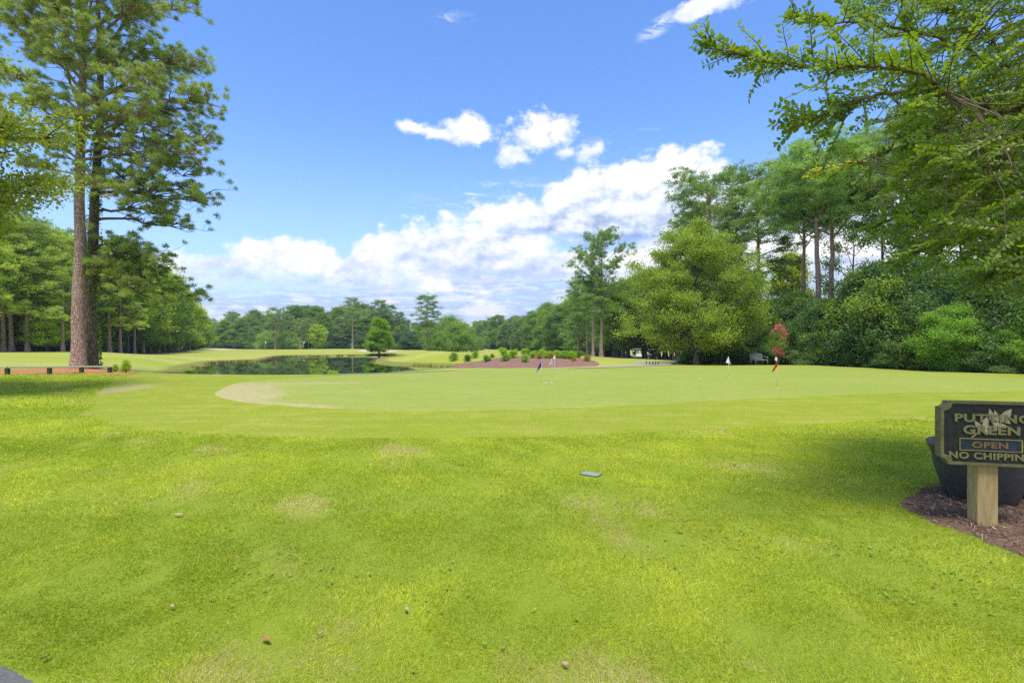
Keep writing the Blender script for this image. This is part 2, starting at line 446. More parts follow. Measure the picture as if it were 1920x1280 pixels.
# outlines of the turf zones, in metres
fringe_poly = smooth_poly([PW(*p) for p in [(255, 23.8), (190, 17.5), (168, 13.2), (175, 10.4), (260, 9.15), (420, 8.5), (700, 8.15), (1000, 8.3), (1250, 8.8), (1500, 9.45), (1760, 10.7), (1930, 11.8), (2080, 14), (2120, 19),
    (1985, 22.5), (1900, 25), (1760, 28.6), (1600, 34.3), (1480, 38.5), (1400, 39.8), (1300, 38), (1150, 33.6), (1000, 32.6), (850, 31.4), (740, 28.8), (620, 26.2), (450, 25), (330, 24.6)]], 8)
green_poly = smooth_poly([PW(*p) for p in [(400, 15.2), (412, 17.2), (455, 20.2), (560, 22.8), (640, 25), (760, 27.4), (880, 30), (1000, 31.2), (1150, 32.2), (1300, 35.4), (1440, 37.6), (1560, 34.2), (1720, 28.6), (1850, 24.6), (1950, 21), (1960, 17.5),
    (1850, 16), (1700, 15.9), (1550, 14.8), (1400, 13.9), (1200, 12.6), (1000, 11.75), (800, 11.4), (650, 11.7), (520, 12.5), (435, 13.6)]], 8)
def sheet(name, poly, off, mat, rings=36, attrs=None, kind='structure', centre=None, edge_noise=0.0, seed=1, mound=0.0, **kw):
    rng = np.random.default_rng(seed)
    poly = np.array(poly, float)
    c = np.array(centre) if centre is not None else poly.mean(0)
    if edge_noise:
        k = len(poly); ph = rng.uniform(0, 6.28, 5); a = np.linspace(0, 2 * PI, k, endpoint=False)
        f = sum(np.sin(a * m_ + p) / m_ ** .5 for m_, p in zip((5, 9, 17, 29, 47), ph)) * edge_noise
        dirs = poly - c; poly = poly + dirs / np.linalg.norm(dirs, axis=1)[:, None] * f[:, None]
    s = np.linspace(1, 0, rings + 1)[:-1]
    P = (c[None, None] + (poly - c)[None] * s[:, None, None]).reshape(-1, 2)
    P = np.vstack([P, c]); n = len(poly)
    sa = np.r_[np.repeat(s, n), 0]
    z = zat(P[:, 0], P[:, 1]) + off * (1 if mound == 0 else 1) + mound * (1 - sa ** 2)
    z[:n] -= off * .9                               # the rim meets the ground
    vs = np.c_[P, z]
    i, j = np.meshgrid(np.arange(rings - 1), np.arange(n), indexing='ij')
    q = np.stack([i * n + j, i * n + (j + 1) % n, (i + 1) * n + (j + 1) % n, (i + 1) * n + j], -1).reshape(-1, 4)
    jj = np.arange(n); t = np.stack([(rings - 1) * n + jj, (rings - 1) * n + (jj + 1) % n, np.full(n, len(P) - 1)], -1)
    at = {k_: f_(P[:, 0], P[:, 1]) for k_, f_ in (attrs or {}).items()}
    o = link(name, mesh_np(name, vs, q, t, at, mat, smooth=True))
    return tag(o, kind=kind, **kw)

# treelines used for leaf litter under the woods (polylines through the ground)
def segdist(L, X, Y):
    d = np.full(np.shape(X), 1e9)
    for a, b in zip(L[:-1], L[1:]):
        a = np.array(a); e = np.array(b) - a; t = np.clip(((X - a[0]) * e[0] + (Y - a[1]) * e[1]) / (e @ e), 0, 1)
        d = np.minimum(d, np.hypot(X - a[0] - t * e[0], Y - a[1] - t * e[1]))
    return d
hedge_line = [PW(1330, 50), PW(1420, 48.5), PW(1480, 44), PW(1560, 41), PW(1640, 37), PW(1720, 34), PW(1820, 30.5), PW(1920, 28), PW(2100, 24)]
left_line = [(-75, 52), PW(0, 61), PW(120, 66), PW(220, 75), PW(300, 95), PW(360, 140), PW(390, 175)]
lit_v = ss(3.4, 1.6, segdist(hedge_line, GX, GY)) 
lit_v = np.maximum(lit_v, ss(9, 4, segdist([(x - 6, y + 3) for x, y in left_line], GX, GY)))
lit_v = np.maximum(lit_v, ss(2.0, .6, np.hypot(GX - PW(1303, 45)[0], GY - 45)))
lit_v = np.maximum(lit_v, .8 * ss(16, 8, segdist([PW(1190, 128), PW(1300, 100), PW(1420, 75), PW(1600, 60)], GX, GY)))
rough_v = ss(26.5, 24.5, GY + np.where(GX < -14, 1.5 * (-14 - GX) * .4, 0)) * (1 - .0 * GX)
pm = (GY > 20) & (GY < 120) & (GX > -65) & (GX < 8)
bank_v = np.zeros_like(GX); bank_v[pm] = ss(3.2, .3, sdist(pond_s, GX[pm], GY[pm])) * ss(-1, 0, sdist(pond_s, GX[pm], GY[pm]))
nr, nc = GX.shape
ii, jj = np.meshgrid(np.arange(nr - 1), np.arange(nc - 1), indexing='ij')
gq = np.stack([ii * nc + jj, ii * nc + jj + 1, (ii + 1) * nc + jj + 1, (ii + 1) * nc + jj], -1).reshape(-1, 4)
gv = np.stack([GX, GY, GZ], -1).reshape(-1, 3)
back = np.c_[UC * 1.2, np.full(nc, -160.0), np.zeros(nc)]
k = np.arange(nc - 1); nb = len(gv)
gq = np.vstack([gq, np.stack([nb + k, nb + k + 1, k + 1, k], -1)])
gv = np.vstack([gv, back])
pad = lambda a, f=0.0: np.r_[a.ravel(), np.full(nc, f)]
ground = tag(link('ground', mesh_np('ground', gv, gq, None, {'rough': pad(rough_v, 1), 'litter': pad(lit_v), 'bank': pad(bank_v), 'near': pad(ss(9, 3.5, GY), 1)}, m_ground, smooth=True)), kind='structure')

# pond water
wp = smooth_poly(pond_poly, 4); wc = np.array([-22.0, 52.0])
wp = wc + (wp - wc) * 1.03
n = len(wp)
tag(link('water', mesh_np('water', np.c_[np.vstack([wp, wc]), np.full(n + 1, WATER)], None, [(i, (i + 1) % n, n) for i in range(n)], None, m_water)), kind='structure')

def fringe_dry(X, Y):
    a = np.exp(-(((X - PW(200, 17)[0]) / 1.3) ** 2 + ((Y - 17) / 3.2) ** 2)) * .95
    return np.maximum(a, .5 * np.exp(-(((X + 7.0) / 2.2) ** 2 + ((Y - 10.3) / .9) ** 2)))
def green_dry(X, Y):
    sd_ = -sdist(green_poly, X, Y)
    left = ss(-4.2, -6.5, X) * ss(21.5, 18.5, Y)
    low = ss(1.1, .2, sd_) * ss(-3.2, -4.5, X) * ss(16, 15, Y)
    core = ss(3.6, .8, sd_) * ss(-5.3, -7.0, X) * ss(20.5, 18.0, Y)
    arm = .8 * np.exp(-((Y - 19.3) / 1.0) ** 2) * ss(-2.5, -7, X)
    arm2 = .7 * np.exp(-((Y - 15.8 - (X + 6) * .1) / .35) ** 2) * ss(-1.0, -5, X)
    return np.clip(np.maximum.reduce([low * .85, core, arm, arm2]), 0, 1)
sheet('fringe', fringe_poly, .008, m_fringe, 60, {'dry': fringe_dry}, centre=(2, 19), edge_noise=.07)
sheet('putting_green', green_poly, .020, m_green, 70, {'dry': green_dry}, centre=(3, 20), edge_noise=.06)
m_far_sheet = m_mulch
bed_poly = smooth_poly([PW(*p) for p in [(838, 42.5), (842, 46.5), (868, 49.5), (930, 49.5), (1000, 49.5), (1070, 49), (1108, 47), (1122, 43.5), (1110, 40.5), (1050, 39.3), (980, 39), (900, 39.3), (855, 40.3)]], 6)
sheet('mulch_bed', bed_poly, .05, m_redmulch, 14, edge_noise=.22)
sheet('straw_bed', smooth_poly([(-27, 24.3), (-24.5, 27.6), (-22.2, 28.3), (-20.4, 27.6), (-19.0, 25.8), (-17.8, 24.2), (-17.9, 23.3), (-19.8, 22.8), (-21.5, 21.9), (-24, 20.6), (-27, 20.0)], 8), .03, m_straw, 14, edge_noise=.18)
sheet('sand_bunker', smooth_poly([PW(*p) for p in [(372, 131), (378, 135), (400, 136.5), (430, 136), (444, 133), (430, 130), (400, 129)]], 5), .10, m_sand, 8, edge_noise=.25)
sheet('sand_bunker', smooth_poly([PW(*p) for p in [(672, 112), (680, 122), (705, 124), (732, 121), (748, 112), (735, 106), (705, 103.5)]], 5), .12, m_sand, 8, edge_noise=.25)
bed2 = smooth_poly([(3.60, 4.05), (3.52, 4.35), (3.66, 4.75), (3.95, 5.08), (4.45, 5.42), (5.2, 5.6), (6.4, 5.6), (7.4, 5.0), (7.2, 3.0), (6.0, 2.3), (4.6, 2.4), (3.75, 2.95), (3.50, 3.30), (3.58, 3.65), (3.62, 3.85)], 10)
sheet('straw_mulch_bed', bed2, .012, m_mulch, 24, edge_noise=.05, mound=.02)
sheet('asphalt_path', smooth_poly([(-2.05, 1.7), (-2.10, 2.2), (-2.22, 2.32), (-2.42, 2.39), (-3.0, 2.52), (-6, 3.0), (-6, 1.2), (-2.1, 1.0)], 8), .012, m_asphalt, 10, edge_noise=.015)
def ribbon(name, pts, width, off, mat):
    P = np.array(pts, float); t = np.gradient(P, axis=0); t /= np.linalg.norm(t, axis=1)[:, None]
    nrm = np.c_[-t[:, 1], t[:, 0]]; wd = width * np.clip(.12 + np.arange(len(P)) / 26, 0, 1)[:, None]
    rows = [P + nrm * wd * s_ for s_ in (-.5, -.25, 0, .25, .5)]
    vs = np.vstack([np.c_[r, zat(r[:, 0], r[:, 1]) + off] for r in rows]); m_ = len(P)
    q = [(a * m_ + b, a * m_ + b + 1, (a + 1) * m_ + b + 1, (a + 1) * m_ + b) for a in range(4) for b in range(m_ - 1)]
    return tag(link(name, mesh_np(name, vs, q, None, None, mat, smooth=True)), kind='structure')
def crom(P, k=8):
    P = [np.array(P[0], float)] + [np.array(p, float) for p in P] + [np.array(P[-1], float)]; out = []
    for i in range(1, len(P) - 2):
        a, b, c, d = P[i - 1:i + 3]
        for t in np.arange(k) / k: out.append(.5 * ((2 * b) + (-a + c) * t + (2 * a - 5 * b + 4 * c - d) * t * t + (-a + 3 * b - 3 * c + d) * t ** 3))
    out.append(P[-2]); return np.array(out)
ribbon('cart_path', crom([PW(600, 26.3), PW(680, 27.2), PW(760, 29.4), PW(830, 32.2), PW(900, 35), PW(1000, 36.2), PW(1120, 37.5), PW(1230, 40.5), PW(1262, 44), PW(1228, 52), PW(1200, 60), PW(1230, 69), PW(1285, 73), PW(1292, 80), PW(1262, 92), PW(1225, 105), PW(1150, 125)], 10), 1.9, .03, m_path)

# ------------------------------------------------------------------ distance haze
hb = Geo(); hb.box((0, 450, 27.5), (1600, 1100, 65)); 
m_haze = bpy.data.materials.new('haze_air'); m_haze.use_nodes = True; m_haze.node_tree.nodes.clear()
hn = NT(m_haze.node_tree); hv = hn.node('ShaderNodeVolumePrincipled', {'Color': (.80, .88, 1, 1), 'Density': .00028, 'Anisotropy': .3}); ho = hn.node('ShaderNodeOutputMaterial'); hn.l.new(hv.outputs[0], ho.inputs['Volume'])
tag(hb.build('haze', m_haze), 'thin pale haze of the summer air over the course', 'haze', kind='stuff')

# ------------------------------------------------------------------ foliage materials
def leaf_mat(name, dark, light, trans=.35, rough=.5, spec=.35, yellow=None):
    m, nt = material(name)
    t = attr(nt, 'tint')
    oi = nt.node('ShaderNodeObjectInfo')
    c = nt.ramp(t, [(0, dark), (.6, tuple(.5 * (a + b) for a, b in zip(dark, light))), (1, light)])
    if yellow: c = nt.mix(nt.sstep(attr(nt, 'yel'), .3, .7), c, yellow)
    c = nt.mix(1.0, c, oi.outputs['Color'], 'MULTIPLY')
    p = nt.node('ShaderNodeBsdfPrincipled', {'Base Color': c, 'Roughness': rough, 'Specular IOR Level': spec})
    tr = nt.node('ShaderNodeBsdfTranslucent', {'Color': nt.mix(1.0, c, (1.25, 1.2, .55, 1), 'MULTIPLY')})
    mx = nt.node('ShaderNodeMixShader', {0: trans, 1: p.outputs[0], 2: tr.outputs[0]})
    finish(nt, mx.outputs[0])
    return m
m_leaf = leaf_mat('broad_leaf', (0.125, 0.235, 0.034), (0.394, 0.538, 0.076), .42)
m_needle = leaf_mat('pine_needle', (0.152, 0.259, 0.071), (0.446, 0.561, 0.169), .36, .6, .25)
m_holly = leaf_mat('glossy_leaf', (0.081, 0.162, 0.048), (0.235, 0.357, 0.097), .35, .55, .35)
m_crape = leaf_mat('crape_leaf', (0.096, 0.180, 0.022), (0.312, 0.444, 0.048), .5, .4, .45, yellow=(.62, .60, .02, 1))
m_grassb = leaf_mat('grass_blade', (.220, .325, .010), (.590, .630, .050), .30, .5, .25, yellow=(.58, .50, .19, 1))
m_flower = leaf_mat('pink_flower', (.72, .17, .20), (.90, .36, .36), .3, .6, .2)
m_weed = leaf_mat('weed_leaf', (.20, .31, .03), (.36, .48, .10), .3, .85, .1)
m_reed = leaf_mat('reed', (0.140, 0.119, 0.049), (0.336, 0.336, 0.084), .3, .7, .2)
def bark_mat(name, a, b, c3, sc=13, vines=0.0):
    m, nt = material(name); v = objvec(nt)
    mv = nt.node('ShaderNodeMapping', {'Vector': v, 'Scale': (1, 1, .28)}).outputs[0]
    f = nt.noise(mv, sc, 7, .72, .3)
    vo = nt.node('ShaderNodeTexVoronoi', {'Vector': mv, 'Scale': sc * 1.3}, feature='DISTANCE_TO_EDGE')
    e = V(nt, vo.outputs['Distance'])
    g = nt.sstep(e, .0, .13) * .7 + .3
    c = nt.ramp(f, [(.3, a), (.52, b), (.72, c3)])
    c = nt.mix(g, tuple(x * .30 for x in a) + (1,), c)
    finish(nt, princ(nt, c, .95, .1, g * .7 + f * .5, .8, .04))
    return m
m_pinebark = bark_mat('pine_bark', (.26, .155, .115), (.50, .345, .270), (.66, .53, .45))
m_bark = bark_mat('grey_bark', (.085, .075, .06), (.165, .15, .125), (.28, .26, .22), 9)
m_darkbark = bark_mat('dark_bark', (.09, .068, .05), (.18, .145, .11), (.28, .24, .19), 9)
m_crapebark = simple('crape_bark', (.20, .145, .10), (.09, .062, .045), .8, .2, 7, .3, .01, stretch=(1, 1, .3))

# ------------------------------------------------------------------ trees
def tubes(polys, rads, k=6):
    vs = []; qs = []; n = 0
    for P, r in zip(polys, rads):
        P = np.asarray(P, float); r = np.asarray(r, float); m_ = len(P)
        t = np.gradient(P, axis=0); t /= np.linalg.norm(t, axis=1)[:, None] + 1e-9
        ref = np.array([0, 0, 1.0]) if abs(t[m_ // 2, 2]) < .85 else np.array([1.0, 0, 0])
        a = np.cross(t, ref); a /= np.linalg.norm(a, axis=1)[:, None] + 1e-9
        b = np.cross(t, a)
        kk = k if r[0] > .05 else max(3, k - 2)
        th = np.linspace(0, 2 * PI, kk, endpoint=False)
        ring = P[:, None] + r[:, None, None] * (a[:, None] * np.cos(th)[None, :, None] + b[:, None] * np.sin(th)[None, :, None])
        vs.append(ring.reshape(-1, 3))
        i, j = np.meshgrid(np.arange(m_ - 1), np.arange(kk), indexing='ij')
        qs.append(np.stack([i * kk + j, i * kk + (j + 1) % kk, (i + 1) * kk + (j + 1) % kk, (i + 1) * kk + j], -1).reshape(-1, 4) + n)
        n += m_ * kk
    return np.vstack(vs), np.vstack(qs)
def unit(a): return a / (np.linalg.norm(a, axis=-1, keepdims=True) + 1e-9)
def blades(C, D, l, w, rng, tint):                # diamond leaves: base C, direction D
    n = len(C)
    side = unit(np.cross(D, unit(rng.normal(size=(n, 3)))))
    nrm = np.cross(D, side)
    l = l * rng.uniform(.65, 1.25, n)[:, None]; w = w * rng.uniform(.7, 1.2, n)[:, None]
    m_ = C + D * l * .45 + nrm * w * .12
    V_ = np.stack([C, m_ - side * w / 2, C + D * l - nrm * l * .08, m_ + side * w / 2], 1).reshape(-1, 3)
    return V_, np.arange(4 * n).reshape(-1, 4), np.repeat(tint, 4)
def needles(C, D, l, w, rng, tint):               # thin triangles
    n = len(C)
    side = unit(np.cross(D, unit(rng.normal(size=(n, 3))))) * w / 2
    l = l * rng.uniform(.7, 1.2, n)[:, None]
    V_ = np.stack([C - side, C + side, C + D * l], 1).reshape(-1, 3)
    return V_, np.arange(3 * n).reshape(-1, 3), np.repeat(tint, 3)
def bez(a, b, rise, n, rng, wob):
    t = np.linspace(0, 1, n)[:, None]
    a = np.asarray(a); b = np.asarray(b); L = np.linalg.norm(b - a)
    P = a * (1 - t) + b * t + np.array([0, 0, 1.0]) * rise * L * np.sin(t * PI)
    w_ = rng.normal(size=(n, 3)) * wob * L * .05; w_[0] = 0
    return P + np.cumsum(w_, 0) * np.sqrt(t) * .7
def crown_mesh(name, clumps, n_leaf, leaf, mode, mat, rng, up=.25, split_=4, extra=None):
    c = np.array([q[0] for q in clumps]); r = np.array([q[1] for q in clumps]); fl = np.array([q[2] for q in clumps])
    K = len(c); cnt = np.maximum(2, (n_leaf * (r / r.mean()) ** 1.6 * rng.uniform(.5, 1.4, K))).astype(int)
    idx = np.repeat(np.arange(K), cnt); N = len(idx)
    ct = rng.uniform(0, .45, K)
    if mode == 'needle':
        q = split_
        c = np.repeat(c, q, 0) + rng.normal(size=(K * q, 3)) * (r * .55)[:, None].repeat(q, 0) * np.array([1, 1, .45]); r = np.repeat(r, q) * .52; fl = np.repeat(fl, q); K = len(c)
        cnt = np.maximum(3, (n_leaf / q * 1.25 * rng.uniform(.5, 1.4, K))).astype(int); idx = np.repeat(np.arange(K), cnt); N = len(idx); ct = np.repeat(ct, q) * .6 + rng.uniform(0, .25, K)
        off = unit(rng.normal(size=(N, 3)) + np.array([0, 0, .35])) * (rng.uniform(0, 1, (N, 1)) ** .5)
        off[:, 2] *= fl[idx]
        C = c[idx] + off * r[idx][:, None] * .75
        D = unit(off + rng.normal(size=(N, 3)) * .45 + np.array([0, 0, .35]))
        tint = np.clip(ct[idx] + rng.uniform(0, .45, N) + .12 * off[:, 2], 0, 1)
        V_, F, T = needles(C, D, leaf[0], leaf[1], rng, tint)
        return mesh_np(name, V_, None, F, {'tint': T}, mat)
    off = rng.normal(size=(N, 3)) * .5; off[:, 2] *= fl[idx]
    C = c[idx] + off * r[idx][:, None]
    D = unit(off * .6 + rng.normal(size=(N, 3)) * .6 + np.array([0, 0, up]))
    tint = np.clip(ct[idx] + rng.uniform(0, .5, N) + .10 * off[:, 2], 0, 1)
    V_, F, T = blades(C, D, leaf[0], leaf[1], rng, tint)
    at = {'tint': T}
    if extra is not None: at['yel'] = extra(V_, idx, rng)
    return mesh_np(name, V_, F, None, at, mat)

def tree(name, seed, H, R_, z0, prof, kind='broad', nl=26, ns=5, clump=.8, flat=.7, n_leaf=26, leaf=(.2, .13), tr=.22, rise=.5, bow=.05,
         mat=None, bark=None, lean=(0, 0), split=1, droop=0.0, gap=0.0, trunk_top=.93, spread=1.0, minr=.02, up=.25, sub=.38):
    """prof(t): crown radius fraction at height fraction t of the crown. Trunk, limbs, twigs as one mesh; leaves as another."""
    rng = np.random.default_rng(seed)
    root = empty(name)
    polys = []; rads = []
    zt = H * trunk_top
    nt_ = 14
    zz = np.linspace(-.25, zt, nt_)
    wob = np.cumsum(rng.normal(size=(nt_, 2)) * .018 * H / 4, 0) * (zz / zt)[:, None].clip(0)
    T = np.c_[wob[:, 0] + lean[0] * (zz / H) ** 1.4 if False else wob[:, 0] + lean[0] * np.clip(zz / H, 0, 1) ** 1.4, wob[:, 1] + lean[1] * np.clip(zz / H, 0, 1) ** 1.4, zz]
    trad = tr * (1 - .82 * np.clip(zz / zt, 0, 1) ** 1.1); trad[0] *= 1.7; trad[1] *= 1.12
    polys.append(T); rads.append(trad)
    def tp(z): return np.array([np.interp(z, zz, T[:, 0]), np.interp(z, zz, T[:, 1]), min(z, zt)])
    clumps = []
    hc = H - z0
    lob = rng.uniform(0, 6.28, 4)
    for i in range(nl):
        t = (i + rng.uniform(.1, .9)) / nl
        azi = i * 2.39996 + rng.normal() * .35
        if gap and rng.random() < gap: continue
        rr = R_ * prof(t) * rng.uniform(.72, 1.08) * (1 + .16 * math.sin(2 * azi + lob[0] + 3 * t) + .10 * math.sin(5 * azi + lob[1]))
        ztip = z0 + hc * t
        zb = np.clip(ztip - rise * rr + rng.normal() * .1, z0 * .55, zt * .97)
        a = tp(zb)
        cx = tp(min(ztip, zt))
        tip = np.array([cx[0] + rr * math.cos(azi), cx[1] + rr * math.sin(azi), ztip - droop * rr])
        P = bez(a, tip, bow, 7, rng, .8)
        L = np.linalg.norm(tip - a)
        r0 = max(minr, min(np.interp(zb, zz, trad) * .5, .035 * L + .01))
        polys.append(P); rads.append(np.linspace(r0, r0 * .22, 7))
        clumps.append((tip, clump * rng.uniform(.7, 1.1), flat))
        for j in range(ns):
            s_ = rng.uniform(.35, 1.0)
            b = P[min(6, int(s_ * 6))]
            ang = azi + rng.choice([-1, 1]) * rng.uniform(.35, 1.3)
            l2 = L * sub * rng.uniform(.5, 1.15) * (1.15 - .4 * s_) * spread
            tip2 = b + np.array([math.cos(ang) * l2, math.sin(ang) * l2, l2 * rng.uniform(-.1, .55) * (1 - droop * 2)])
            P2 = bez(b, tip2, bow, 4, rng, .8)
            polys.append(P2); rads.append(np.linspace(r0 * .4, r0 * .12, 4))
            clumps.append((tip2, clump * rng.uniform(.55, 1.05), flat))
            if L > 1.5: clumps.append((P2[2] + rng.normal(size=3) * .15, clump * rng.uniform(.4, .8), flat))
        if kind == 'broad':
            clumps.append((P[4] + rng.normal(size=3) * .2, clump * .8, flat))
    clumps.append((tp(zt) + np.array([0, 0, H - zt - .2]), clump * .8, flat))
    mode = 'needle' if kind == 'pine' else 'leaf'
    vs, qs = tubes(polys, rads, 7)
    link('trunk', mesh_np('trunk', vs, qs, None, None, bark or (m_pinebark if kind == 'pine' else m_bark), smooth=True), root)
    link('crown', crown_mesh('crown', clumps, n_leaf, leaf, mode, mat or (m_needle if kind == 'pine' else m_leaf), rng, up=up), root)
    return root
ell = lambda t: max(.18, math.sqrt(max(0, 1 - (2 * t - .95) ** 2)))
dome = lambda t: max(.15, math.sqrt(max(0, 1 - t ** 2.2)))
pinep = lambda t: .35 + .65 * math.sin(PI * min(1, t * 1.0 + .12)) if t < .85 else .42
cone = lambda t: 1.05 - .85 * t
flatt = lambda t: .55 + .45 * t if t < .8 else .75
protos = {}
def proto(key, **kw):
    protos[key] = tree(kw.pop('name'), **kw)
proto('pineA', name='pine_tree', seed=11, H=18, R_=3.5, z0=8.0, prof=pinep, kind='pine', nl=30, ns=5, clump=.75, flat=.55, n_leaf=75, leaf=(.22, .055), tr=.25, rise=.15, bow=.06)
proto('pineB', name='pine_tree', seed=12, H=18, R_=3.2, z0=6.0, prof=cone, kind='pine', nl=34, ns=5, clump=.7, flat=.6, n_leaf=70, leaf=(.22, .055), tr=.23, rise=.1, bow=.03, droop=.08)
proto('pineC', name='pine_tree', seed=13, H=18, R_=4.2, z0=10.5, prof=flatt, kind='pine', nl=24, ns=6, clump=.85, flat=.45, n_leaf=80, leaf=(.23, .06), tr=.27, rise=.35, bow=.08, gap=.15)
proto('pineD', name='pine_tree', seed=14, H=18, R_=3.7, z0=4.6, prof=lambda t: .95 - .45 * t, kind='pine', nl=46, ns=5, clump=.8, flat=.55, n_leaf=70, leaf=(.23, .06), tr=.24, rise=.08, bow=.05, droop=.1)
proto('pineE', name='pine_tree', seed=17, H=18, R_=3.3, z0=9.6, prof=lambda t: .75 + .3 * math.sin(PI * t) if t < .8 else .7, kind='pine', nl=40, ns=6, clump=.8, flat=.8, n_leaf=85, leaf=(.22, .055), tr=.25, rise=.75, bow=.03, gap=.08)
proto('pineF', name='pine_tree', seed=19, H=18, R_=3.4, z0=12.2, prof=lambda t: .8 + .3 * math.sin(PI * t) if t < .8 else .75, kind='pine', nl=34, ns=6, clump=.75, flat=.8, n_leaf=85, leaf=(.22, .055), tr=.24, rise=.6, bow=.04, gap=.05)
proto('conifer', name='conifer_tree', seed=28, H=7, R_=2.7, z0=.9, prof=lambda t: (1.02 - .80 * t) * (.55 + .45 * min(1, t * 6)), nl=60, ns=6, clump=.55, n_leaf=60, leaf=(.2, .12), tr=.16, rise=.1)
proto('broadA', name='broadleaf_tree', seed=21, H=14, R_=4.4, z0=2.6, prof=ell, nl=44, ns=5, clump=1.15, n_leaf=62, leaf=(.27, .19), tr=.24)
proto('broadB', name='broadleaf_tree', seed=22, H=14, R_=3.6, z0=1.8, prof=dome, nl=46, ns=5, clump=1.05, n_leaf=62, leaf=(.25, .18), tr=.2)
proto('broadC', name='broadleaf_tree', seed=23, H=14, R_=4.0, z0=4.2, prof=ell, nl=36, ns=5, clump=1.0, n_leaf=60, leaf=(.26, .18), tr=.2, bark=m_darkbark)
proto('bushA', name='large_shrub', seed=31, H=6, R_=3.1, z0=.3, prof=dome, nl=44, ns=6, clump=.72, n_leaf=95, leaf=(.17, .12), tr=.10, rise=.6, mat=m_holly, bark=m_darkbark)
proto('bushB', name='large_shrub', seed=32, H=6, R_=2.8, z0=.25, prof=ell, nl=42, ns=6, clump=.70, n_leaf=95, leaf=(.15, .10), tr=.10, rise=.6, mat=m_leaf, bark=m_darkbark)
proto('sparse', name='broadleaf_tree', seed=24, H=13, R_=4.2, z0=3.5, prof=ell, nl=26, ns=5, clump=.7, n_leaf=26, leaf=(.2, .14), tr=.2, gap=.1, bark=m_darkbark)
proto('willow', name='willow_tree', seed=25, H=7, R_=4.6, z0=.8, prof=lambda t: math.sqrt(max(.05, 1 - t * t)) , nl=50, ns=5, clump=.8, flat=1.3, n_leaf=80, leaf=(.26, .09), tr=.2, droop=.05, up=-.9)
used = set()
def kids(o): return [c for c in o.children]
def copy_tree(o, parent=None):
    c = o.copy(); COL.objects.link(c); c.parent = parent
    for ch in kids(o): copy_tree(ch, c)
    return c
_hash = random.Random(5)
def plant(key, x, y, H, label, cat, group=None, color=(1, 1, 1), wide=1.0, rz=None, zoff=0.0, name=None):
    p = protos[key]
    o = copy_tree(p)
    base = {'pine': 18, 'broa': 14, 'bush': 6, 'spar': 13, 'will': 7, 'coni': 7}[key[:4]]
    s = H * 1.06 / base
    o.location = (x, y, float(zat(x, y)) + zoff); o.rotation_euler = (0, 0, _hash.uniform(0, 6.28) if rz is None else rz)
    o.scale = (s * wide, s * wide, s)
    if name: o.name = name
    tag(o, label, cat, group)
    cr = [c for c in o.children if c.name.startswith('crown')][0]
    cr.color = (*color, 1)
    return o
def top_h(py, d, x, y): return CAM_H + (645 - py) / 960 * d - float(zat(x, y))
_o1 = ['', 'first', 'second', 'third', 'fourth', 'fifth', 'sixth', 'seventh', 'eighth', 'ninth']
ORD = ['first', 'second', 'third', 'fourth', 'fifth', 'sixth', 'seventh', 'eighth', 'ninth', 'tenth', 'eleventh', 'twelfth', 'thirteenth', 'fourteenth', 'fifteenth', 'sixteenth', 'seventeenth', 'eighteenth', 'nineteenth', 'twentieth']
for tens_, w_ in ((2, 'twenty'), (3, 'thirty'), (4, 'forty')):
    ORD += [w_ + '-' + q for q in _o1[1:]] + [{2: 'thirtieth', 3: 'fortieth', 4: 'fiftieth'}[tens_]]

